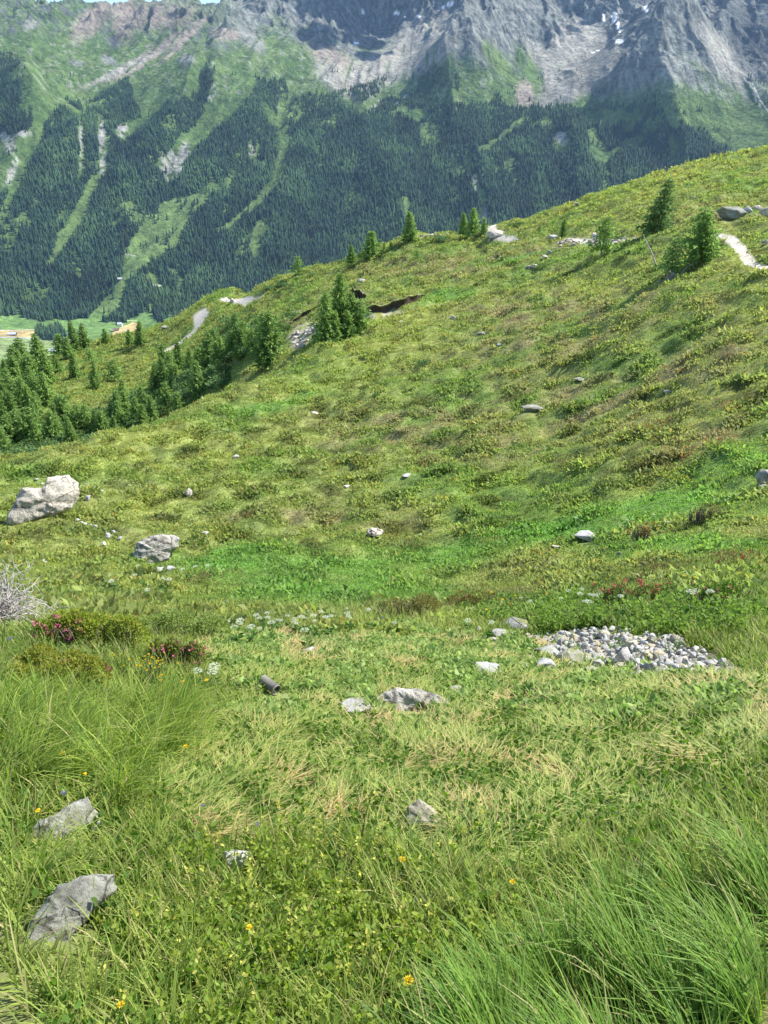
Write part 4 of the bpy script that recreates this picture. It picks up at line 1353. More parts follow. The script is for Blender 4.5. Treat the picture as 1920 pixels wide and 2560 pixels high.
def near_meadow():
    rng = np.random.default_rng(21)
    # short base grass everywhere near
    x, y, r = polar(150000, .75, 10.5, -36, 36, .9, rng)
    mo = gpick(x, y, MOWN)
    P = np.stack([x, y, H(x, y)], -1); u, v = proj(P)
    rub = (soft(u, v, 1560, 1650, 290, 55, 8) > .25) & (rng.random(len(x)) < .93)
    x, y, r, mo = x[~rub], y[~rub], r[~rub], mo[~rub]
    k = len(x)
    dens = fbm(x / .35, y / .35, 3, 720)
    c = cover(np.stack([x, y, H(x, y)], -1))
    c = mixc(c, np.array([.22, .34, .07]), .6)
    c = mixc(c, np.array([.42, .45, .17]), mo * .55 * rng.random(k))
    c = mixc(c, C_STRAW, (rng.random(k) < .10) * .8) * rng.uniform(.6, 1.35, k)[:, None]
    L = np.where(mo, rng.uniform(.03, .08, k), rng.uniform(.07, .19, k)) * (1 + .5 * dens)
    put_blades("short_grass", "short green meadow grass round the mown patch", x, y, rng.uniform(0, 6.28, k), rng.uniform(0, .7, k), rng.uniform(.4, 1.7, k), L, .0035 + .0011 * r, c)
    # cut grass lying on the mown patch
    x, y, r = polar(230000, 1.2, 9.0, -33, 36, .6, rng)
    m = gpick(x, y, MOWN) & (fbm(x / .28, y / .4, 3, 733) > -.22)
    x, y, r = x[m], y[m], r[m]; k = len(x)
    c = mixc(np.array([.26, .40, .10]), np.array([.48, .55, .20]), rng.random(k) ** 1.4)
    straw = sstep(.12, .42, fbm(x / .55, y / .55, 3, 741))
    su, sv = proj(np.stack([x, y, H(x, y)], -1))
    for e in ((720, 1610, 60, 30, 0), (840, 1605, 70, 30, 0), (790, 1650, 90, 18, 0), (1320, 1765, 90, 22, 0), (1000, 1810, 120, 16, 0), (1330, 1930, 120, 22, 20), (1790, 1735, 90, 20, 0), (880, 2050, 90, 22, 0), (1430, 2200, 80, 22, 0)):
        straw = np.maximum(straw, np.clip(soft(su, sv, *e) * 2, 0, 1) * 1.2)
    c = mixc(c, np.array([.62, .52, .30]), np.clip(straw * .65 + (rng.random(k) < .05), 0, 1))
    c = mixc(c, np.array([.09, .19, .045]), (rng.random(k) < .22) * .8) * rng.uniform(.65, 1.2, k)[:, None]
    flow = fbm(x / .5, y / .5, 2, 750) * 6 + rng.normal(0, 1.0, k)
    put_blades("mown_grass_clippings", "pale cut grass lying flat across the mown patch", x, y, flow, rng.uniform(1.05, 1.45, k), rng.uniform(1.3, 1.85, k), rng.uniform(.05, .17, k), .0022 + .00075 * r, c, lift=.03)
    # long grass on the left bank and bottom left
    for nm_i, (nm, lab, polys, N, a0, a1, L0, L1, azm, az0) in enumerate((
            ("tall_grass", "long bright grass leaning over on the left bank", [TALL[0]], 60000, -33, -5, .16, .34, -.15, 1.1),
            ("tall_grass", "long dark grass at the lower left edge below the flat stone", [TALL[1]], 26000, -36, -10, .12, .26, .3, 1.4),
            ("tall_grass", "long glossy grass blades sweeping across the lower right corner", [TALLR], 110000, -6, 38, .12, .32, 2.4, 1.0))):
        x, y, r = polar(N, .6, 8, a0, a1, .7, rng)
        m = np.zeros(len(x), bool)
        for p in polys: m |= gpick(x, y, p, 45)
        clump = fbm(x / .22, y / .22, 2, 760)
        m &= clump > (-.12 if nm_i < 2 else -.16)
        x, y, r, clump = x[m], y[m], r[m], clump[m]; k = len(x)
        c = mixc(np.array([.15, .29, .05]), np.array([.34, .46, .10]), rng.random(k)) * rng.uniform(.65, 1.3, k)[:, None]
        if nm_i == 2: c = c * [.74, .88, .85]
        c = mixc(c, np.array([.52, .50, .28]), (rng.random(k) < .05) * .9)
        cs = .17                                                  # tussocks: blades fan out of each
        gx, gy = np.floor(x / cs), np.floor(y / cs)
        tx, ty = (gx + .5 + (_h(gx, gy, 5) - .5) * .8) * cs, (gy + .5 + (_h(gx, gy, 6) - .5) * .8) * cs
        fx, fy = (x - tx) / cs * 1.1 + math.cos(azm) * (1.0 if nm_i == 2 else .6) + rng.normal(0, .35, k), (y - ty) / cs * 1.1 + math.sin(azm) * (1.0 if nm_i == 2 else .6) + rng.normal(0, .35, k)
        az = np.arctan2(fy, fx)
        x, y = tx + (x - tx) * .6, ty + (y - ty) * .6
        r = np.hypot(x, y)
        L = rng.uniform(L0, L1, k) * (1 + .4 * clump)
        put_blades(nm, lab, x, y, az, rng.uniform(.05, .4, k), rng.uniform(.5, 2.0, k), L, .0034 * rng.uniform(.6, 1.7, k) + .0009 * r, c)
    # mid band meadow beyond the mown patch: taller and leafier
    x, y, r = polar(70000, 6.2, 13, -31, 31, .8, rng)
    P = np.stack([x, y, H(x, y)], -1); u, v = proj(P)
    m = (v < 1640) & ~gpick(x, y, MOWN) & (soft(u, v, 1560, 1645, 290, 60, 8) < .3)
    x, y, r = x[m], y[m], r[m]; k = len(x)
    c = mixc(cover(np.stack([x, y, H(x, y)], -1)), np.array([.10, .22, .04]), .5) * rng.uniform(.6, 1.35, k)[:, None]
    put_blades("meadow_grass", "green meadow grass behind the mown patch and the rubble", x, y, rng.uniform(0, 6.28, k), rng.uniform(0, .5, k), rng.uniform(.4, 1.4, k), rng.uniform(.06, .15, k), .011, c)


near_meadow()


def sprigs(name, label, cat, x, y, rng, hgt, nleaf, lsz, lw, cols, stem=True, mat=None, straw=0.0):
    """small upright leafy sprigs (bilberry, clover, dock ...) as one mass"""
    ok = clear(x, y)
    hgt = np.broadcast_to(hgt, ok.shape)[ok]; lsz = np.broadcast_to(lsz, ok.shape)[ok]; cols = cols[ok]; x, y = x[ok], y[ok]
    k = len(x)
    B = np.stack([x, y, H(x, y) - .005], -1)
    top = B + np.stack([rng.normal(0, .25, k) * hgt, rng.normal(0, .25, k) * hgt, hgt], -1)
    t = rng.uniform(.15, 1.0, (k, nleaf))
    PP = (B[:, None] + (top - B)[:, None] * t[..., None]).reshape(-1, 3)
    a = rng.uniform(0, 6.28, len(PP)); e = rng.uniform(.1, .9, len(PP))
    D = np.stack([np.cos(a) * np.cos(e), np.sin(a) * np.cos(e), np.sin(e)], -1)
    L = rng.uniform(.7, 1.25, len(PP)) * np.repeat(np.broadcast_to(lsz, (k,)), nleaf)
    V, F = leaves6(PP, D, L, L * lw, rng, .12)
    C = np.repeat(np.repeat(cols * [1.12, 1.0, .95], nleaf, 0) * rng.uniform(.75, 1.25, (len(PP), 1)), 6, 0)
    Vs = [V]; F4 = [F]; Cs = [C]
    tag(link(name, mesh(name, np.concatenate(Vs), F4, np.concatenate(Cs)), mat or M_LEAF), label, cat, kind="stuff")


def near_herbs():
    rng = np.random.default_rng(31)
    x, y, r = polar(12000, .8, 4.5, -30, 14, .8, rng)
    m = gpick(x, y, BILB, 80) & (fbm(x / .25, y / .25, 3, 810) > -.02)
    x, y, r = x[m], y[m], r[m]; k = len(x)
    c = mixc(np.array([.17, .29, .04]), np.array([.30, .40, .07]), rng.random(k))
    sprigs("bilberry_carpet", "bright green bilberry sprigs along the bottom of the meadow", "bilberry", x, y, rng, rng.uniform(.06, .17, k), 12, .017, .55, c)
    # broad dock and lady's-mantle leaves in the upper mown patch
    x, y, r = polar(30000, 3.4, 8.6, -20, 30, .6, rng)
    m = gpick(x, y, MOWN, 40) & (fbm(x / .45, y / .45, 3, 822) > .12 - .25 * sstep(4.5, 6.5, r))
    x, y, r = x[m], y[m], r[m]; k = len(x)
    c = mixc(np.array([.20, .34, .09]), np.array([.36, .50, .18]), rng.random(k))
    sprigs("leafy_weeds", "broad leaved green weeds lying over the upper mown patch", "weeds", x, y, rng, rng.uniform(.04, .09, k), 6, rng.uniform(.022, .055, k), .6, c)
    # scattered small leaves everywhere near
    x, y, r = polar(15000, .8, 7.5, -34, 36, .9, rng)
    k = len(x)
    c = mixc(np.array([.09, .20, .03]), np.array([.17, .30, .05]), rng.random(k))
    sprigs("meadow_herbs", "small leafy herbs scattered through the near grass", "herbs", x, y, rng, rng.uniform(.03, .11, k), 6, .022, .6, c)
    # lush leafy band behind the rubble
    x, y, r = polar(9000, 6.4, 12.5, -3, 31, .6, rng)
    P = np.stack([x, y, H(x, y)], -1); u, v = proj(P)
    m = (soft(u, v, 1560, 1548, 430, 50, 2) > .3) & (v < 1600) & (fbm(x / .7, y / .7, 2, 826) > -.15)
    x, y, r = x[m], y[m], r[m]; k = len(x)
    c = mixc(np.array([.11, .22, .04]), np.array([.20, .33, .07]), rng.random(k))
    sprigs("lush_herbs", "lush tall leafy plants in a band behind the stone rubble", "herbs", x, y, rng, rng.uniform(.08, .24, k), 9, .045, .5, c)
    # yellow rattle and cow-wheat like pale spikes in front
    x, y, r = polar(480, 1.1, 3.4, -30, 20, .8, rng)
    m = gpick(x, y, [(150, 2300), (450, 2230), (700, 2000), (1200, 2080), (1250, 2300), (1000, 2500), (500, 2560), (100, 2500)], 60)
    x, y = x[m], y[m]; k = len(x)
    sprigs("yellow_rattle", "pale yellow-green flower spikes among the bilberries", "wildflowers", x, y, rng, rng.uniform(.08, .17, k), 16, .014, .5, np.tile(np.array([[.50, .55, .13]]), (k, 1)))


near_herbs()


# ------------------------------------------------------------------ trees
def conifer_mesh(rng, R=.2, whorls=20, per=6, dens=1.0, c1=(.035, .085, .025), c2=(.07, .14, .035), z0=.06, droop=.1, irregular=.25, leaf=.085, lean=0.0, prof=.8):
    """unit-high conifer: list of crown leaf cards and a tapered trunk"""
    PP, DD, LL = [], [], []
    tw = []
    axis = lambda t: np.array([lean * t * t, .02 * math.sin(t * 5), t])
    for i in range(whorls):
        t = z0 + (1 - z0) * (i + rng.uniform(-.3, .3)) / whorls
        t = min(max(t, z0), .985)
        a0 = rng.uniform(0, 6.28)
        for j in range(per):
            if rng.random() > dens + .25: continue
            az = a0 + j * 6.283 / per + rng.normal(0, .25)
            L = R * ((1 - t) ** prof * .95 + .05) * (1 + rng.normal(0, irregular))
            L *= min(1, .55 + t * 3.0)
            L = max(L, .02)
            el = rng.normal(.05, .12) - droop
            d = np.array([math.cos(az) * math.cos(el), math.sin(az) * math.cos(el), math.sin(el)])
            b = axis(t)
            ns = max(2, int(5 * dens * L / R) + 2)
            for s in np.linspace(.22, 1, ns):
                p = b + d * L * s + np.array([0, 0, -.12 * L * s * s + .1 * L * s ** 4])
                for q in range(3):
                    dv = d * .8 + rng.normal(0, .55, 3) + np.array([0, 0, -.15])
                    PP.append(p + rng.normal(0, .006, 3)); DD.append(dv); LL.append(leaf * rng.uniform(.6, 1.15) * (.55 + .45 * (1 - t)))
            if j % 2 == 0: tw.append(tube([b, b + d * L * .85], [.0035, .0012], 3))
    for q in range(6):
        PP.append(axis(.96)); DD.append(np.array([rng.normal(0, .2), rng.normal(0, .2), 1.])); LL.append(.05)
    PP = np.array(PP); DD = unit(np.array(DD)); LL = np.array(LL)
    V, F = leaves(PP, DD, LL, LL * rng.uniform(.28, .5, len(LL)), rng)
    cc = mixc(np.array(c1), np.array(c2), rng.random(len(PP)))
    tips = rng.random(len(PP)) < .12
    cc = np.where(tips[:, None], cc * 1.5, cc)
    crown = mesh("crown", V, [F], np.repeat(cc, 4, 0))
    tp = [axis(t) for t in (0 - .04, .2, .45, .7, .97)]
    trunk = join([tube(tp, [.017, .013, .0095, .006, .0015], 7)] + tw)
    trunk = mesh("trunk", trunk[0], [trunk[1]], np.tile([.16, .13, .11], (len(trunk[0]), 1)), True)
    crown.materials.append(M_TREE); trunk.materials.append(M_BARK)
    return crown, trunk


rt = np.random.default_rng(91)
SPR = dict(c1=(.15, .25, .07), c2=(.28, .41, .12))
LAR = dict(c1=(.19, .31, .085), c2=(.33, .47, .14))
SPRUCE = [conifer_mesh(rt, R=.21, whorls=22, per=7, leaf=.10, **SPR), conifer_mesh(rt, R=.25, whorls=20, per=7, leaf=.11, **SPR),
          conifer_mesh(rt, R=.19, whorls=24, per=6, leaf=.09, irregular=.35, **SPR), conifer_mesh(rt, R=.28, whorls=18, per=7, leaf=.12, irregular=.4, prof=.65, **SPR)]
LARCH = [conifer_mesh(rt, R=.23, whorls=22, per=8, dens=.9, leaf=.11, irregular=.4, droop=-.05, **LAR), conifer_mesh(rt, R=.27, whorls=20, per=8, dens=.9, leaf=.115, irregular=.45, prof=.6, **LAR),
         conifer_mesh(rt, R=.2, whorls=22, per=7, dens=.9, leaf=.10, irregular=.35, **LAR)]
THIN = [conifer_mesh(rt, R=.25, whorls=20, per=5, dens=.6, leaf=.12, irregular=.6, z0=.25, prof=.45, **LAR), conifer_mesh(rt, R=.28, whorls=18, per=5, dens=.55, leaf=.12, irregular=.6, z0=.3, prof=.4, lean=.12, **LAR)]
WIDE = [conifer_mesh(rt, R=.29, whorls=24, per=9, leaf=.085, irregular=.3, prof=.7, c1=(.10, .18, .06), c2=(.19, .30, .10), lean=.1)]
FORMS = dict(spruce=SPRUCE, larch=LARCH, thin=THIN, wide=WIDE)


def stand(name, form, p, h, rz, label, cat, group=None, wide=1.0, tilt=(0, 0)):
    cr, tr = FORMS[form][int(rt.integers(0, len(FORMS[form])))]
    o = empty(name, p); o.rotation_euler = (tilt[0], tilt[1], rz); o.scale = (h * wide, h * wide, h)
    tag(o, label, cat, group)
    a = bpy.data.objects.new("crown", cr); COL.objects.link(a); a.parent = o
    b = bpy.data.objects.new("trunk", tr); COL.objects.link(b); b.parent = o
    return o


def tree(u, v, hpx, form, label, which=0, wide=1.0, name=None, tilt=(0, 0), rz=None):
    p = hit(u, v, which)[0]
    h = hpx * np.linalg.norm(p - CAM) / 1920
    nm = name or ("larch_tree" if form in ("larch", "thin") else "spruce_tree")
    return stand(nm, form, p - [0, 0, .03 * h], h * 1.03, rt.uniform(0, 6.28) if rz is None else rz, label, "tree", None, wide, tilt)


tree(1642, 584, 114, 'wide', "dense dark conifer with a wind-bent tip standing highest above the path bend", name="stone_pine", rz=0)
tree(1502, 645, 92, 'thin', "thin wispy larch in front of the path junction stones", tilt=(0, .08))
tree(1677, 698, 92, 'thin', "half-dead straggly larch nearest the camera on the upper slope, above its long shadow")
tree(1408, 592, 40, 'spruce', "small upright spruce behind the path junction", wide=1.1)
tree(1347, 586, 24, 'thin', "smallest sapling on the saddle, left of the little spruce")
tree(1158, 589, 52, 'larch', "left one of the three bright larches on the saddle")
tree(1182, 590, 62, 'larch', "tallest, middle one of the three bright larches on the saddle")
tree(1210, 584, 36, 'larch', "shortest, right-hand one of the three bright larches on the saddle")
tree(1024, 604, 68, 'larch', "lone bright larch on the skyline left of the saddle", wide=1.15)
tree(929, 647, 64, 'larch', "broad larch where the skyline ridge dips, beside white blocks", wide=1.2)
tree(879, 660, 44, 'larch', "slim larch on the ridge left of the broad one")
tree(897, 652, 24, 'thin', "faint thin sapling between the slim larch and the broad one")
tree(961, 630, 22, 'larch', "small larch just right of the broad ridge larch")
tree(977, 624, 17, 'larch', "tiny larch beside the pale ridge stones")
tree(746, 690, 46, 'thin', "bare-stemmed larch standing alone on the left of the ridge")
tree(772, 660, 16, 'larch', "tiny larch among the ridge bushes")
tree(1045, 656, 34, 'thin', "leafless-looking leaning sapling on the upper slope", tilt=(0, -.25))
for i, (u, v, h, f, w_, lab) in enumerate([
        (816, 853, 118, 'larch', 1.0, "left tall larch of the clump beside the white scree"), (851, 834, 142, 'larch', .8, "tallest larch of the clump beside the white scree"),
        (883, 832, 96, 'larch', .9, "larch behind the right side of the scree clump"), (901, 828, 78, 'thin', 1.2, "thin larch at the right end of the scree clump"),
        (870, 842, 66, 'larch', 1.1, "low bushy larch at the front of the scree clump"), (838, 851, 74, 'larch', 1.1, "bushy larch at the foot of the scree clump, left of the front one")]):
    tree(u, v, h, f, lab, wide=w_)
tree(1742, 655, 116, 'thin', "straggly multi-stemmed larch left of the winding path", wide=1.1)
tree(1752, 656, 104, 'larch', "bushier larch stem growing out of the same tuft as the multi-stemmed one", wide=.8)
for u, v, h, f, w_, lab in [
        (676, 914, 132, 'spruce', 1.2, "broad dark conifer on the edge of the slope left of the scree"), (662, 866, 84, 'spruce', 1.1, "conifer directly behind the broad dark one"), (592, 850, 66, 'spruce', 1.1, "conifer below the bare shoulder, second from the broad dark one"),
        (525, 919, 84, 'spruce', 1.0, "conifer with a deep shadow, in the middle of the gully stand"), (580, 895, 66, 'spruce', 1.0, "pointed conifer standing clear in the gully right of the shadowed one"), (496, 988, 86, 'spruce', 1.0, "pointed conifer at the brink in front of the gully stand"),
        (549, 952, 54, 'larch', 1.1, "small larch below the shadowed conifer"), (450, 932, 76, 'spruce', 1.0, "conifer right below the lower end of the white track"), (411, 920, 60, 'spruce', 1.0, "conifer left below the lower end of the white track"),
        (188, 878, 68, 'spruce', 1.0, "tallest spruce of the group against the pale valley meadow"), (212, 869, 56, 'spruce', 1.0, "spruce right behind the tallest valley-edge one"), (154, 888, 50, 'larch', 1.2, "bushy larch at the left of the valley-edge group"), (172, 895, 48, 'larch', 1.1, "larch in front of the valley-edge group"),
        (231, 853, 28, 'spruce', 1.0, "left one of the two little spruces on the brow"), (241, 853, 23, 'spruce', 1.0, "right, smaller one of the two little spruces on the brow"), (265, 857, 33, 'larch', 1.2, "short bushy larch alone on the brow"),
        (325, 864, 38, 'larch', 1.2, "pale larch left of the dark spruce on the brow"), (353, 859, 54, 'spruce', 1.2, "dark rounded spruce on the brow"), (101, 917, 74, 'larch', 1.1, "tall larch at the left end of the brow"),
        (190, 948, 64, 'spruce', 1.0, "spruce standing free in the left meadow"), (232, 917, 46, 'thin', 1.3, "feathery thin larch in the left meadow"), (241, 972, 70, 'spruce', .95, "spruce casting a round shadow in the left meadow"), (289, 958, 58, 'thin', 1.2, "open larch with a pale stem right of the round shadow"),
        (145, 936, 46, 'larch', 1.1, "low larch at the edge of the left wood"), (120, 960, 78, 'larch', 1.0, "tall larch at the front edge of the left wood"), (310, 1000, 50, 'larch', 1.0, "small larch below the open meadow, by the alder bank")]:
    tree(u, v, h, f, lab, 2, w_)


def fill(poly, n, hmin, hmax, forms, label, group, seed, name=None, gap=11, ws=(.9, 1.25)):
    rng = np.random.default_rng(seed)
    U = rng.uniform(min(p[0] for p in poly), max(p[0] for p in poly), n * 9); Vv = rng.uniform(min(p[1] for p in poly), max(p[1] for p in poly), n * 9)
    m = inpoly(U, Vv, poly); U, Vv = U[m], Vv[m]
    P = hit(U, Vv, 2, rmin=40)
    got = []
    for p, u, v in zip(P, U, Vv):
        k = np.linalg.norm(p - CAM) / 1920
        if all(np.hypot(*(p[:2] - q[:2])) > gap * k for q in got):
            got.append(p)
            f = forms[int(rng.integers(0, len(forms)))]
            h = rng.uniform(hmin, hmax) * k
            if f == 'shrub':
                shrub(p, h, label, group, rng)
            else:
                stand(name or ("larch_tree" if f in ("larch", "thin") else "spruce_tree"), f, p - [0, 0, .05 * h], h, rng.uniform(0, 6.28), label, "tree", group, rng.uniform(*ws))
        if len(got) >= n: break


def shrub_mesh(rng, c1, c2, n=420, leaf=.16, flat=.62):
    lob = [(rng.normal(0, .27, 3) * [1, 1, .3], rng.uniform(.22, .38)) for _ in range(9)]
    PP, DD = [], []
    for i in range(n):
        c, r = lob[int(rng.integers(0, len(lob)))]
        d = unit(rng.normal(size=3)); d[2] = abs(d[2])
        PP.append((c + d * r * rng.uniform(.55, 1.0)) * [1, 1, flat / .5] + [0, 0, .12]); DD.append(d + rng.normal(0, .45, 3) + [0, 0, .35])
    PP = np.array(PP); PP[:, 2] = np.maximum(PP[:, 2], .02)
    L = leaf * rng.uniform(.6, 1.2, n)
    V, F = leaves(PP, unit(np.array(DD)), L, L * rng.uniform(.35, .6, n), rng)
    cc = mixc(np.array(c1), np.array(c2), rng.random(n))
    me = mesh("foliage", V, [F], np.repeat(cc, 4, 0)); me.materials.append(M_TREE)
    st = join([tube([[0, 0, -.1], [c[0] * .6, c[1] * .6, .2], [c[0], c[1], .45 + c[2] * .5]], [.02, .014, .005], 5) for c, r in lob])
    ms = mesh("stem", st[0], [st[1]]); ms.materials.append(M_BARK)
    return me, ms


SHRUBS = [shrub_mesh(rt, (.11, .20, .075), (.19, .30, .12)) for _ in range(3)] + [shrub_mesh(rt, (.10, .18, .06), (.18, .28, .09)) for _ in range(2)]


def shrub(p, h, label, group, rng, which=None, name="alder_bush", wide=1.25):
    me, ms = SHRUBS[int(rng.integers(0, len(SHRUBS))) if which is None else which]
    o = empty(name, p - np.array([0, 0, .08 * h])); o.scale = (h * wide, h * wide, h); o.rotation_euler[2] = rng.uniform(0, 6.28)
    tag(o, label, "bush", group)
    for nm, m in (("foliage", me), ("stem", ms)):
        a = bpy.data.objects.new(nm, m); COL.objects.link(a); a.parent = o


fill([(-60, 930), (30, 900), (80, 915), (110, 950), (125, 985), (90, 1000), (60, 990), (-60, 1000)], 22, 46, 72, ('spruce', 'larch', 'larch'), "conifer in the upper rows of the dense wood at the left edge", "conifers of the left wood, upper rows", 1)
fill([(-60, 1000), (60, 990), (120, 1000), (150, 1020), (170, 1050), (160, 1100), (60, 1135), (-60, 1160)], 36, 55, 90, ('spruce', 'larch', 'spruce', 'larch'), "conifer low in the dense wood at the left edge, above the heath edge", "conifers of the left wood, lower rows", 2)
fill([(170, 1060), (240, 1055), (330, 1030), (420, 990), (470, 1000), (440, 1045), (330, 1085), (170, 1135)], 22, 48, 78, ('larch', 'spruce', 'spruce'), "conifer peeping over the brink of the heath in the gully", "conifers along the gully brink", 3)
fill([(400, 950), (480, 920), (560, 870), (640, 830), (660, 850), (620, 900), (560, 920), (480, 960), (400, 985), (380, 970)], 20, 48, 76, ('spruce', 'spruce', 'larch'), "conifer among the bushes of the gully below the track", "conifers of the gully below the track", 4)
fill([(170, 1060), (250, 1040), (330, 1000), (420, 960), (520, 930), (600, 930), (560, 965), (470, 1010), (330, 1080), (170, 1140), (-40, 1165), (-40, 1120)], 70, 26, 44, ('shrub',), "grey-green alder bush in the thicket along the gully", "alder bushes along the gully", 5, gap=14)
fill([(500, 890), (540, 840), (570, 790), (640, 790), (700, 820), (690, 860), (640, 880), (560, 900), (490, 925)], 44, 22, 36, ('shrub',), "green bush on the bank below the bare shoulder", "bushes below the bare shoulder", 6, gap=13)
fill([(700, 790), (740, 740), (770, 760), (760, 800), (720, 830)], 8, 12, 20, ('shrub',), "dark low bush on the steep bank above the scree", "bushes above the scree", 7, gap=10)
fill([(630, 735), (700, 705), (790, 672), (800, 682), (720, 715), (660, 745)], 16, 9, 16, ('shrub',), "low bush along the brow of the ridge", "bushes on the ridge brow", 8, gap=7)
rs_ = np.random.default_rng(17)
for i, (u, v, h, wh, lab) in enumerate([(800, 662, 16, 0, "leftmost dark bush on the ridge"), (818, 662, 15, 1, "second dark bush on the ridge, under the pale block"), (836, 658, 15, 2, "rounded bush right of the pale block on the ridge"), (852, 656, 12, 0, "low bush at the left foot of the slim ridge larch"), (866, 656, 15, 1, "bush hugging the slim ridge larch"),
                               (1107, 602, 24, 0, "dark stubby bush on the saddle left of the three larches"), (1190, 592, 14, 2, "dark bush under the three larches"), (1275, 568, 16, 3, "left bush peeping over the saddle right of the slab"), (1300, 564, 18, 4, "right, taller bush peeping over the saddle"),
                               (1055, 912, 22, 0, "dark round bush alone on the middle slope"), (940, 992, 16, 0, "small red-brown bush on the middle slope")]):
    p = hit(u, v)[0]
    shrub(p, h * np.linalg.norm(p - CAM) / 1920, lab, None, rs_, wh)


# dead wood
def dead_branches(name, u, v, hpx, wpx, n, label, seed, lean=0.0, rad=.006):
    rng = np.random.default_rng(seed)
    p = hit(u, v)[0]; k = np.linalg.norm(p - CAM) / 1920
    h, w_ = hpx * k, wpx * k
    pr = []
    for i in range(n):
        a = rng.uniform(0, 6.28); b = rng.normal(0, .12, 2) * w_
        L = rng.uniform(.5, 1.0); q = np.array([b[0], b[1], 0.0]); path = [q]
        d = np.array([math.cos(a) * .5 + lean, math.sin(a) * .4, 1.1])
        for s in range(5):
            d = d + rng.normal(0, .22, 3) + np.array([lean * .4, 0, -.24])
            q = q + d / np.linalg.norm(d) * np.array([w_, w_, h]) * .26 * L
            path.append(q)
        pr.append(tube(path, np.linspace(rad, rad * .25, 6), 4))
        for s in (2, 3, 4):
            for _ in range(2):
                e = path[s]; dd = rng.normal(0, 1, 3)
                pr.append(tube([e, e + unit(dd) * h * .12, e + unit(dd) * h * .2 + rng.normal(0, .03, 3) * h], [rad * .4, rad * .3, rad * .15], 3))
    V, F = join(pr)
    o = link(name, mesh(name, V, [F]), M_DEAD); o.location = p
    tag(o, label, "dead bush")


dead_branches("dead_bush", 2, 1568, 150, 105, 130, "tangled bleached dead bush cut by the left edge", 3, rad=.008)
dead_branches("dead_bush", 105, 1560, 70, 70, 9, "wisp of pale dead twigs right of the bleached bush", 4, .35, .006)
dead_branches("dead_bush", 1150, 1545, 30, 60, 16, "low grey dead twigs above the mossy rocks", 5, 0, .006)
dead_branches("dead_bush", 1690, 702, 40, 50, 10, "grey snapped branches at the foot of the straggly larch", 6, -.3, .03)
p_ = hit(1642, 668)[0]; k_ = np.linalg.norm(p_ - CAM) / 1920
V_, F_ = join([tube([[0, 0, 0], [-18 * k_, 0, 34 * k_], [-40 * k_, 0, 68 * k_]], [2.2 * k_, 1.6 * k_, .6 * k_], 6), tube([[-12 * k_, 0, 22 * k_], [-2 * k_, 0, 36 * k_]], [.9 * k_, .4 * k_], 4), tube([[-24 * k_, 0, 44 * k_], [-34 * k_, 0, 48 * k_]], [.9 * k_, .3 * k_], 4)])
o_ = link("dead_tree", mesh("dead_tree", V_, [F_]), M_DEAD); o_.location = p_
tag(o_, "dead leaning larch trunk left of the straggly larch", "dead tree")


# ------------------------------------------------------------------ rhododendron bushes with pink flowers
def bush_mass(u, v, wpx, hpx, label, seed, c1, c2, n=900, leaf=.03, bloom=0, twig=True, name="rhododendron_bush", bcol=(.52, .17, .22)):
    rng = np.random.default_rng(seed)
    p = hit(u, v)[0]; k = np.linalg.norm(p - CAM) / 1920
    w_, h_ = wpx * k * .5, hpx * k
    leaf = max(leaf * 1.35, 3.2 * k); n = int(n * 3.2) if k < .006 else n
    o = empty(name, p + [0, 0, .03]); tag(o, label, "bush")
    h_ = h_ * 1.15
    lob = [(rng.uniform(-.75, .75), rng.uniform(-.3, .3), rng.uniform(.6, 1)) for _ in range(8)]
    def pt(m):
        i = rng.integers(0, 8, m); L = np.array(lob)[i]
        d = unit(rng.normal(size=(m, 3))); d[:, 2] = np.abs(d[:, 2])
        q = np.stack([(L[:, 0] + d[:, 0] * .32) * w_, (L[:, 1] + d[:, 1] * .35) * w_ * .7, (.2 + .8 * d[:, 2] * L[:, 2]) * h_], -1)
        return q, d
    q, d = pt(n)
    L = leaf * rng.uniform(.7, 1.3, n)
    V, F = leaves(q, unit(d + rng.normal(0, .6, d.shape) + [0, 0, .3]), L, L * .45, rng)
    cc = mixc(np.array(c1), np.array(c2), rng.random(n))
    part("foliage", V, F, M_LEAF, o, np.repeat(cc, 4, 0))
    if twig:
        tb = []
        for i in range(26):
            x0 = rng.uniform(-.8, .8) * w_; y0 = rng.uniform(-.35, .2) * w_
            tb.append(tube([[x0 * .9, y0, -.02], [x0, y0 - .02 * w_, h_ * .35], [x0 + rng.normal(0, .1) * w_, y0, h_ * .75]], [.006 + k, .005 + .6 * k, .002], 4))
        V, F = join(tb); part("twig", V, F, M_BARK, o)
    if bloom:
        q, d = pt(bloom)
        q = q + d * leaf * .7
        m = 9
        Q = np.repeat(q, m, 0) + rng.normal(0, leaf * .35, (bloom * m, 3)); D = unit(np.repeat(d, m, 0) + rng.normal(0, .7, (bloom * m, 3)))
        V, F = leaves(Q, D, leaf * .75, leaf * .6, rng)
        C = np.repeat(np.array(bcol) * rng.uniform(.7, 1.3, (len(Q), 1)), 4, 0)
        part("blossom", V, F, M_PETAL, o, C)
    return o


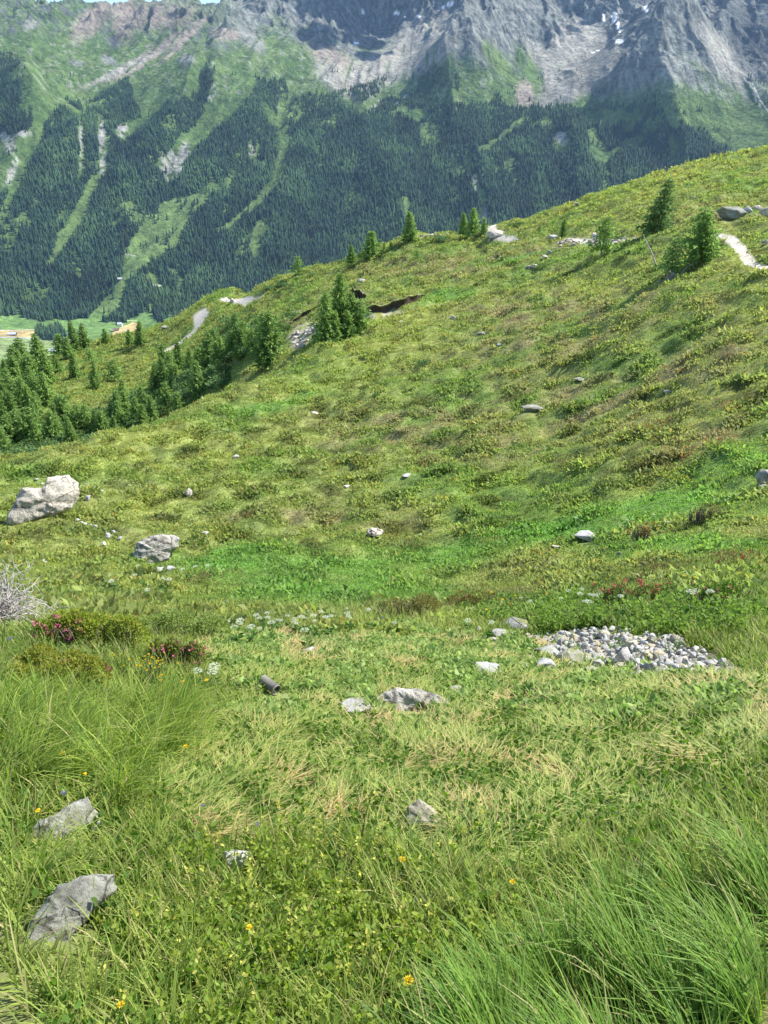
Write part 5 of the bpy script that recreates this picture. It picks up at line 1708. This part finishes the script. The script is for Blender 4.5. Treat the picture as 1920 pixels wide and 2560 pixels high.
YG = ((.24, .31, .05), (.42, .46, .09))
bush_mass(250, 1622, 230, 80, "wide yellow-green rhododendron bush dotted with pink near the dead twigs", 1, *YG, n=1700, leaf=.02, bloom=14)
bush_mass(150, 1612, 110, 50, "pink flowering sprays at the left end of the wide rhododendron", 2, (.2, .28, .05), (.36, .42, .08), n=420, leaf=.02, bloom=34)
bush_mass(445, 1672, 130, 66, "dark-footed rhododendron with pink flowers beside the white umbel", 3, (.17, .23, .06), (.32, .36, .09), n=800, leaf=.018, bloom=30)
bush_mass(620 - 170, 1600, 240, 50, "low pale green bush behind the dark-footed rhododendron", 4, (.22, .31, .08), (.36, .44, .14), n=1500, leaf=.018, bloom=0)
bush_mass(120, 1730, 260, 80, "mossy yellow-green cushion bush at the left above the long grass", 5, (.26, .30, .05), (.46, .43, .10), n=2000, leaf=.018, bloom=3)
bush_mass(1600, 1520, 210, 56, "rhododendron with many pink-red flowers behind the rubble", 6, (.09, .15, .04), (.18, .22, .06), n=1200, leaf=.02, bloom=70, bcol=(.55, .12, .13))
bush_mass(1810, 1520, 150, 50, "small pink-flecked bush near the right edge behind the rubble", 7, (.08, .17, .03), (.16, .26, .05), n=700, leaf=.02, bloom=26)
bush_mass(1180, 1530, 170, 44, "red-brown heather bush left of the umbels above the mossy rocks", 8, (.14, .14, .04), (.26, .2, .07), n=900, leaf=.018, bloom=8, bcol=(.55, .16, .14))
bush_mass(1020, 1545, 200, 44, "low reddish heath bush at the back edge of the mown patch", 9, (.14, .15, .04), (.25, .21, .07), n=900, leaf=.018)
RB = ((.14, .15, .06), (.28, .22, .10))
for i, (u, v, w_, h_, lab) in enumerate([(1600, 1352, 56, 34, "dark brownish bush right of the flat grey slab"), (1756, 1306, 90, 42, "brownish bush casting shade in the lush grass at the right"), (1690, 1152, 110, 44, "rusty rhododendron at the upper edge of the lush grass"), (1790, 1120, 100, 40, "rusty rhododendron higher up by the right edge"),
                                 (1580, 1185, 80, 40, "rusty bush at the tip of the lush grass"), (1500, 1218, 110, 40, "olive bush left of the lush grass tip"), (1340, 1300, 70, 46, "dark green bush in the lush grass above the slab"), (1235, 1316, 40, 34, "small dark herb clump left of the dark green bush"),
                                 (1400, 1175, 120, 36, "olive brown bush in the middle right heath"), (1640, 1080, 110, 36, "brown-tinged bush in the right heath"), (1830, 1040, 120, 40, "dark reddish bush by the right edge of the heath"), (1560, 1000, 110, 32, "olive bush with rusty tips on the upper heath"),
                                 (1700, 760, 110, 30, "dark shrub patch below the straggly larch"), (1810, 740, 90, 30, "dark green shrub below the winding path"), (1880, 780, 80, 34, "dark green shrub at the right edge below the path"), (1790, 905, 90, 28, "russet shrub in the right upper heath"),
                                 (1215, 1370, 110, 30, "tawny heath mound above the umbels"), (1168, 1380, 70, 52, "upright leafy dark plant clump in the hollow"), (1830, 1420, 120, 40, "rusty green bush at the right above the flower bank"), (1660, 1440, 120, 34, "olive heath bush below the thin white stone"),
                                 (520, 1460, 170, 28, "low rusty-topped bush below the cracked boulder"), (320, 1512, 70, 12, "flat red-brown patch of heath left of centre")]):
    g = i in (6, 7, 12, 13, 14, 17)
    c_ = ((.08, .17, .04), (.16, .27, .07)) if g else RB
    bush_mass(u, v, w_, h_, lab, 40 + i, *c_, n=520, leaf=.03, bloom=10 if i in (0, 2, 3, 9, 10, 18) else 0, twig=i < 2, bcol=(.45, .10, .09))


# ------------------------------------------------------------------ flowers
def stem_path(h, rng, bend=.15):
    b = rng.normal(0, bend, 2) * h
    return np.array([[0, 0, -.02], [b[0] * .3, b[1] * .3, h * .5], [b[0], b[1], h]])


def umbel_plant(seed, h=.4, r=.05, heads=1):
    rng = np.random.default_rng(seed)
    st = []; fl = []; cl = []
    for i in range(heads):
        sp = stem_path(h * rng.uniform(.8, 1.1), rng); st.append(tube(sp, [.004, .003, .002], 5))
        top = sp[-1]
        nn = 46
        a = rng.uniform(0, 6.28, nn); q = np.sqrt(rng.random(nn)) * r
        Q = top + np.stack([q * np.cos(a), q * np.sin(a), .25 * r - (q / r) ** 2 * r * .25 + rng.uniform(0, .004, nn)], -1)
        for j in range(0, nn, 6): st.append(tube([top - [0, 0, r * .3], Q[j]], [.0014, .0008], 3))
        m = 3
        QQ = np.repeat(Q, m, 0); D = np.stack([rng.normal(0, 1, nn * m), rng.normal(0, 1, nn * m), rng.uniform(.0, .35, nn * m)], -1)
        V, F = leaves(QQ, unit(D), r * .26, r * .2, rng); fl.append((V, F))
    lv = []
    PP = np.repeat(np.array([[0, 0, .04]]), 10, 0) + rng.uniform(0, .4, (10, 1)) * [0, 0, h]; a = rng.uniform(0, 6.28, 10)
    V, F = leaves(PP, unit(np.stack([np.cos(a), np.sin(a), rng.uniform(.1, .7, 10)], -1)), .11, .05, rng)
    return join(st), join(fl), (V, F)


def make_protos(fn, n, **kw):
    out = []
    for i in range(n):
        s, f, l = fn(100 + i, **kw)
        out.append((mesh("stem", *s[:1], [s[1]]), mesh("bloom", f[0], [f[1]], kw_col(f[0], fn)), mesh("leaf", l[0], [l[1]], np.tile([.10, .2, .045], (len(l[0]), 1)))))
        out[-1][0].materials.append(M_STEM); out[-1][1].materials.append(M_PETAL); out[-1][2].materials.append(M_LEAF)
    return out


def kw_col(V, fn):
    c = {'umbel_plant': (.56, .61, .46), 'daisy_plant': (.78, .58, .03), 'bell_plant': (.20, .19, .50)}[fn.__name__]
    return np.tile(c, (len(V), 1))


def daisy_plant(seed, h=.22, r=.018, heads=1):
    rng = np.random.default_rng(seed); st = []; fl = []
    for i in range(heads):
        sp = stem_path(h * rng.uniform(.85, 1.1), rng, .2); st.append(tube(sp, [.003, .0025, .002], 5)); top = sp[-1]
        n = 13; a = np.arange(n) * 6.283 / n
        D = np.stack([np.cos(a), np.sin(a), np.full(n, .25)], -1)
        fl.append(leaves(np.tile(top, (n, 1)), unit(D), r * 1.0, r * .5, rng))
        fl.append(leaves(np.tile(top + [0, 0, .002], (n, 1)), unit(D + [0, 0, .6]), r * .6, r * .4, rng))
    a = rng.uniform(0, 6.28, 6)
    l = leaves(np.tile([0, 0, .02], (6, 1)), unit(np.stack([np.cos(a), np.sin(a), np.full(6, .6)], -1)), .05, .015, rng)
    return join(st), join(fl), l


def bell_plant(seed, h=.2, r=.012, heads=1):
    rng = np.random.default_rng(seed); sp = stem_path(h, rng, .15); top = sp[-1]
    n = 26; d = unit(rng.normal(size=(n, 3)))
    f = leaves(top + d * r * .3, d, r, r * .45, rng)
    a = rng.uniform(0, 6.28, 5)
    return tube(sp, [.0025, .002, .0015], 5), f, leaves(np.tile([0, 0, .02], (5, 1)), unit(np.stack([np.cos(a), np.sin(a), np.full(5, .8)], -1)), .05, .012, rng)


def sow(name, protos, pts, label, cat, group, seed, s0=.8, s1=1.25, hpx=None):
    """pts: photo pixels of the flower heads; the plant's foot is on the ground below"""
    rng = np.random.default_rng(seed)
    for q in pts:
        u, v = q[0], q[1]
        lab = q[2] if len(q) > 2 else label
        i = int(rng.integers(0, len(protos)))
        s = rng.uniform(s0, s1)
        p = hit(u, v)[0]
        # walk the foot towards the eye until the head comes to (u, v)
        Vb = np.array([x.co[2] for x in protos[i][1].vertices]).mean() * s
        d = rays(u, v); rr = np.hypot(p[0], p[1]); best = p
        for t in np.linspace(1, .55, 40):
            x, y = p[0] * t, p[1] * t
            zr = CAM[2] + (p[2] - CAM[2]) * t
            g = float(H(np.array([x]), np.array([y]))[0])
            best = np.array([x, y, g])
            if zr - g >= Vb: break
        o = empty(name, best); o.scale = (s,) * 3; o.rotation_euler[2] = rng.uniform(0, 6.28)
        tag(o, lab, cat, None if len(q) > 2 else group)
        for m, nm in zip(protos[i], ("stem", "bloom", "leaf")):
            a = bpy.data.objects.new(nm, m); COL.objects.link(a); a.parent = o


UM = make_protos(umbel_plant, 3, h=.36, r=.05)
UMB = make_protos(umbel_plant, 1, h=.42, r=.085, heads=1)
DA = make_protos(daisy_plant, 3)
DAS = make_protos(daisy_plant, 2, h=.2, r=.007, heads=4)
BE = make_protos(bell_plant, 2)
sow("umbel_flower", UM, [(622, 1540), (628, 1551), (658, 1536), (685, 1530), (660, 1548), (680, 1547), (697, 1546), (707, 1541), (722, 1536), (734, 1540), (742, 1545), (722, 1553), (727, 1560), (765, 1540), (775, 1539), (792, 1533), (793, 1543), (788, 1556), (822, 1546), (868, 1527), (874, 1532), (872, 1548), (928, 1531), (767, 1568), (556, 1558), (590, 1555), (655, 1558), (673, 1557), (972, 1552), (585, 1562)],
    "small flat white umbel in the row above the dry cut patch", "wildflower", "white umbels above the dry cut patch", 1, .45, .75)
sow("umbel_flower", UM, [(1294, 1488, "big white umbel left of the middle row behind the rubble"), (1322, 1498, "smaller white umbel right beside the left one behind the rubble"), (1216, 1558, "white umbel low by the mossy rocks"), (1172, 1539, "white umbel above the dead twigs")], "", "wildflower", None, 2, .7, .9)
sow("umbel_flower", UM, [(1430, 1480), (1424, 1478), (1460, 1472), (1466, 1478), (1536, 1466), (1545, 1472), (1532, 1480), (1490, 1492), (1505, 1494), (1458, 1502), (1556, 1495), (1560, 1486), (1395, 1496), (1478, 1490), (1500, 1488)], "white umbel in the middle cluster above the lush leaves behind the rubble", "wildflower", "white umbels behind the rubble", 3, .55, .85)
sow("umbel_flower", UM, [(1757, 1474, "tall white umbel near the right edge"), (1746, 1463, "greenish umbel just above the tall right one"), (1738, 1482, "green-white umbel left of the tall right one")], "", "wildflower", None, 4, .8, 1.0)
sow("umbel_flower", UMB, [(526, 1660, "big white umbel beside the dark-footed rhododendron"), (540, 1675, "second big white umbel drooping right of the first"), (500, 1668, "smaller white umbel under the big one")], "", "wildflower", None, 5, .38, .46)
sow("yellow_flower", DA, [(399, 1708, "large yellow flower, lowest of the four above the long grass"), (424, 1704, "yellow flower right beside the lowest large one"), (415, 1685, "yellow flower left in the upper pair above the long grass"), (427, 1680, "yellow flower right in the upper pair above the long grass"), (486, 1706, "small orange-yellow flower left under the big umbel"), (503, 1699, "small orange-yellow flower right under the big umbel"),
                          (84, 2053, "yellow flower at the left end of the flat stone"), (200, 1878, "yellow flower in the left long grass"), (245, 1912, "tiny yellow flower low in the left long grass"), (445, 1888, "yellow flower on the edge of the long grass"), (602, 2323, "orange-yellow flower among the bilberries"), (262, 2464, "yellow flower in the lower left bilberries"),
                          (1296, 2190, "orange-yellow flower below the mown patch"), (1585, 2170, "yellow flower by the shaded right bank"), (1068, 2510, "pale yellow flower at the bottom edge"), (980, 2100, "pale yellow flower below the wedge stone")], "", "wildflower", None, 6, .5, .75)
sow("yellow_flower", DA, [(1474, 1446), (1496, 1465), (1540, 1442), (1534, 1440), (1538, 1451), (1368, 1478), (1233, 1492), (1280, 1500), (1274, 1490), (1216, 1527), (1706, 1441), (1714, 1439), (1340, 1480)], "small yellow flower in the meadow behind the rubble", "wildflower", "yellow flowers behind the rubble", 7, .9, 1.3)
sow("yellow_flower", DAS, [(350, 1638), (362, 1644), (372, 1650), (378, 1640), (385, 1652), (394, 1650), (366, 1660), (382, 1662), (356, 1646), (402, 1616), (390, 1644), (297, 1625)], "tiny yellow flowers clustered left of the dark-footed rhododendron", "wildflower", "cluster of tiny yellow flowers", 8)
sow("blue_flower", BE, [(494, 2012, "violet-blue flower at the edge of the long grass"), (176, 1987, "pale blue flower above the flat stone"), (666, 2040, "small violet flower in the mown grass"), (205, 1759, "blue flower right of the mossy cushion"), (123, 1748, "blue flower left in the mossy cushion grass"), (49, 1760, "dark blue flower at the far left of the cushion"), (1032, 2252, "violet flower below the wedge stone"), (358, 2262, "mauve flower near the big slab")], "", "wildflower", None, 9, .4, .6)
sow("blue_flower", BE, [(652, 1524), (650, 1531), (770, 1532), (512, 1560), (602, 1466), (575, 1500), (603, 1452), (560, 1520), (944, 1541), (936, 1545), (24, 1600), (10, 1602), (840, 1520), (700, 1470), (780, 1500), (636, 1480)], "tiny blue flower in the meadow behind the dry patch", "wildflower", "tiny blue flowers of the back meadow", 10, .6, 1.0)
sow("white_flower", UM, [(488, 1412), (345, 1415), (351, 1431), (290, 1443), (376, 1465), (470, 1417), (1040, 1335), (530, 1408), (1640, 1280), (1580, 1300), (1660, 1300), (1450, 1290), (395, 1450), (410, 1440)], "tiny white flower dotting the far side of the hollow", "wildflower", "white flowers of the far hollow", 11, .8, 1.1)


# ------------------------------------------------------------------ far huts in the valley
def hut(u, v, wpx, hpx, label, wall, roof, rz=.3, D=3560, nm="barn"):
    lo, hi = 3000., 4300.
    d = rays(u, v); k = np.hypot(d[0], d[1])
    for _ in range(30):
        m = (lo + hi) / 2; q = CAM + d / k * m
        if q[2] < float(MZ(np.array([q[0]]), np.array([q[1]]))[0]): hi = m
        else: lo = m
    q = CAM + d / k * lo
    s = lo / 1920
    w_, h_ = wpx * s, hpx * s
    o = empty(nm, q - [0, 0, 1]); o.rotation_euler[2] = rz; tag(o, label, "building")
    x, y, z = w_ / 2, w_ * .32, h_ * .55
    V = [(-x, -y, 0), (x, -y, 0), (x, y, 0), (-x, y, 0), (-x, -y, z), (x, -y, z), (x, y, z), (-x, y, z), (-x, 0, h_), (x, 0, h_)]
    me = bpy.data.meshes.new("wall"); me.from_pydata(V, [], [(0, 1, 5, 4), (2, 3, 7, 6), (1, 2, 6, 9, 5), (3, 0, 4, 8, 7)]); link("wall", me, wall, o)
    e = 1.12; t = .6
    R1 = [(-x * e, -y * 1.2, z * .93), (x * e, -y * 1.2, z * .93), (x * e, 0, h_ + t), (-x * e, 0, h_ + t), (x * e, y * 1.2, z * .93), (-x * e, y * 1.2, z * .93), (-x * e, -y * 1.2, z * .93 - t), (x * e, -y * 1.2, z * .93 - t), (x * e, y * 1.2, z * .93 - t), (-x * e, y * 1.2, z * .93 - t)]
    me = bpy.data.meshes.new("roof"); me.from_pydata(R1, [], [(0, 1, 2, 3), (3, 2, 4, 5), (0, 6, 7, 1), (5, 4, 8, 9)]); link("roof", me, roof, o)


MW = mat_plain("pale_render", (.62, .6, .56)); MT = mat_plain("dark_timber", (.10, .07, .05)); MR = mat_plain("grey_tin_roof", (.42, .43, .45), .5); MB = mat_plain("brown_roof", (.2, .15, .12))
hut(31, 838, 17, 7, "small dark barn with a pale roof on the golden hay field", MT, MR, .1)
hut(299, 814, 9, 8, "white farmhouse beside the golden field in the valley", MW, MR, .4, nm="farmhouse")
hut(290, 826, 12, 6, "dark low barn below the white farmhouse", MT, MB, -.1)
hut(281, 829, 8, 5, "small brown hut left of the dark low barn", MT, MB, .5)
hut(132, 879, 12, 8, "white house roof half hidden behind the larches in the valley", MW, MR, .2, nm="farmhouse")
hut(300, 699, 9, 5, "tiny pale hut at the lower end of the bright clearing", MW, MR, .2, nm="hut")
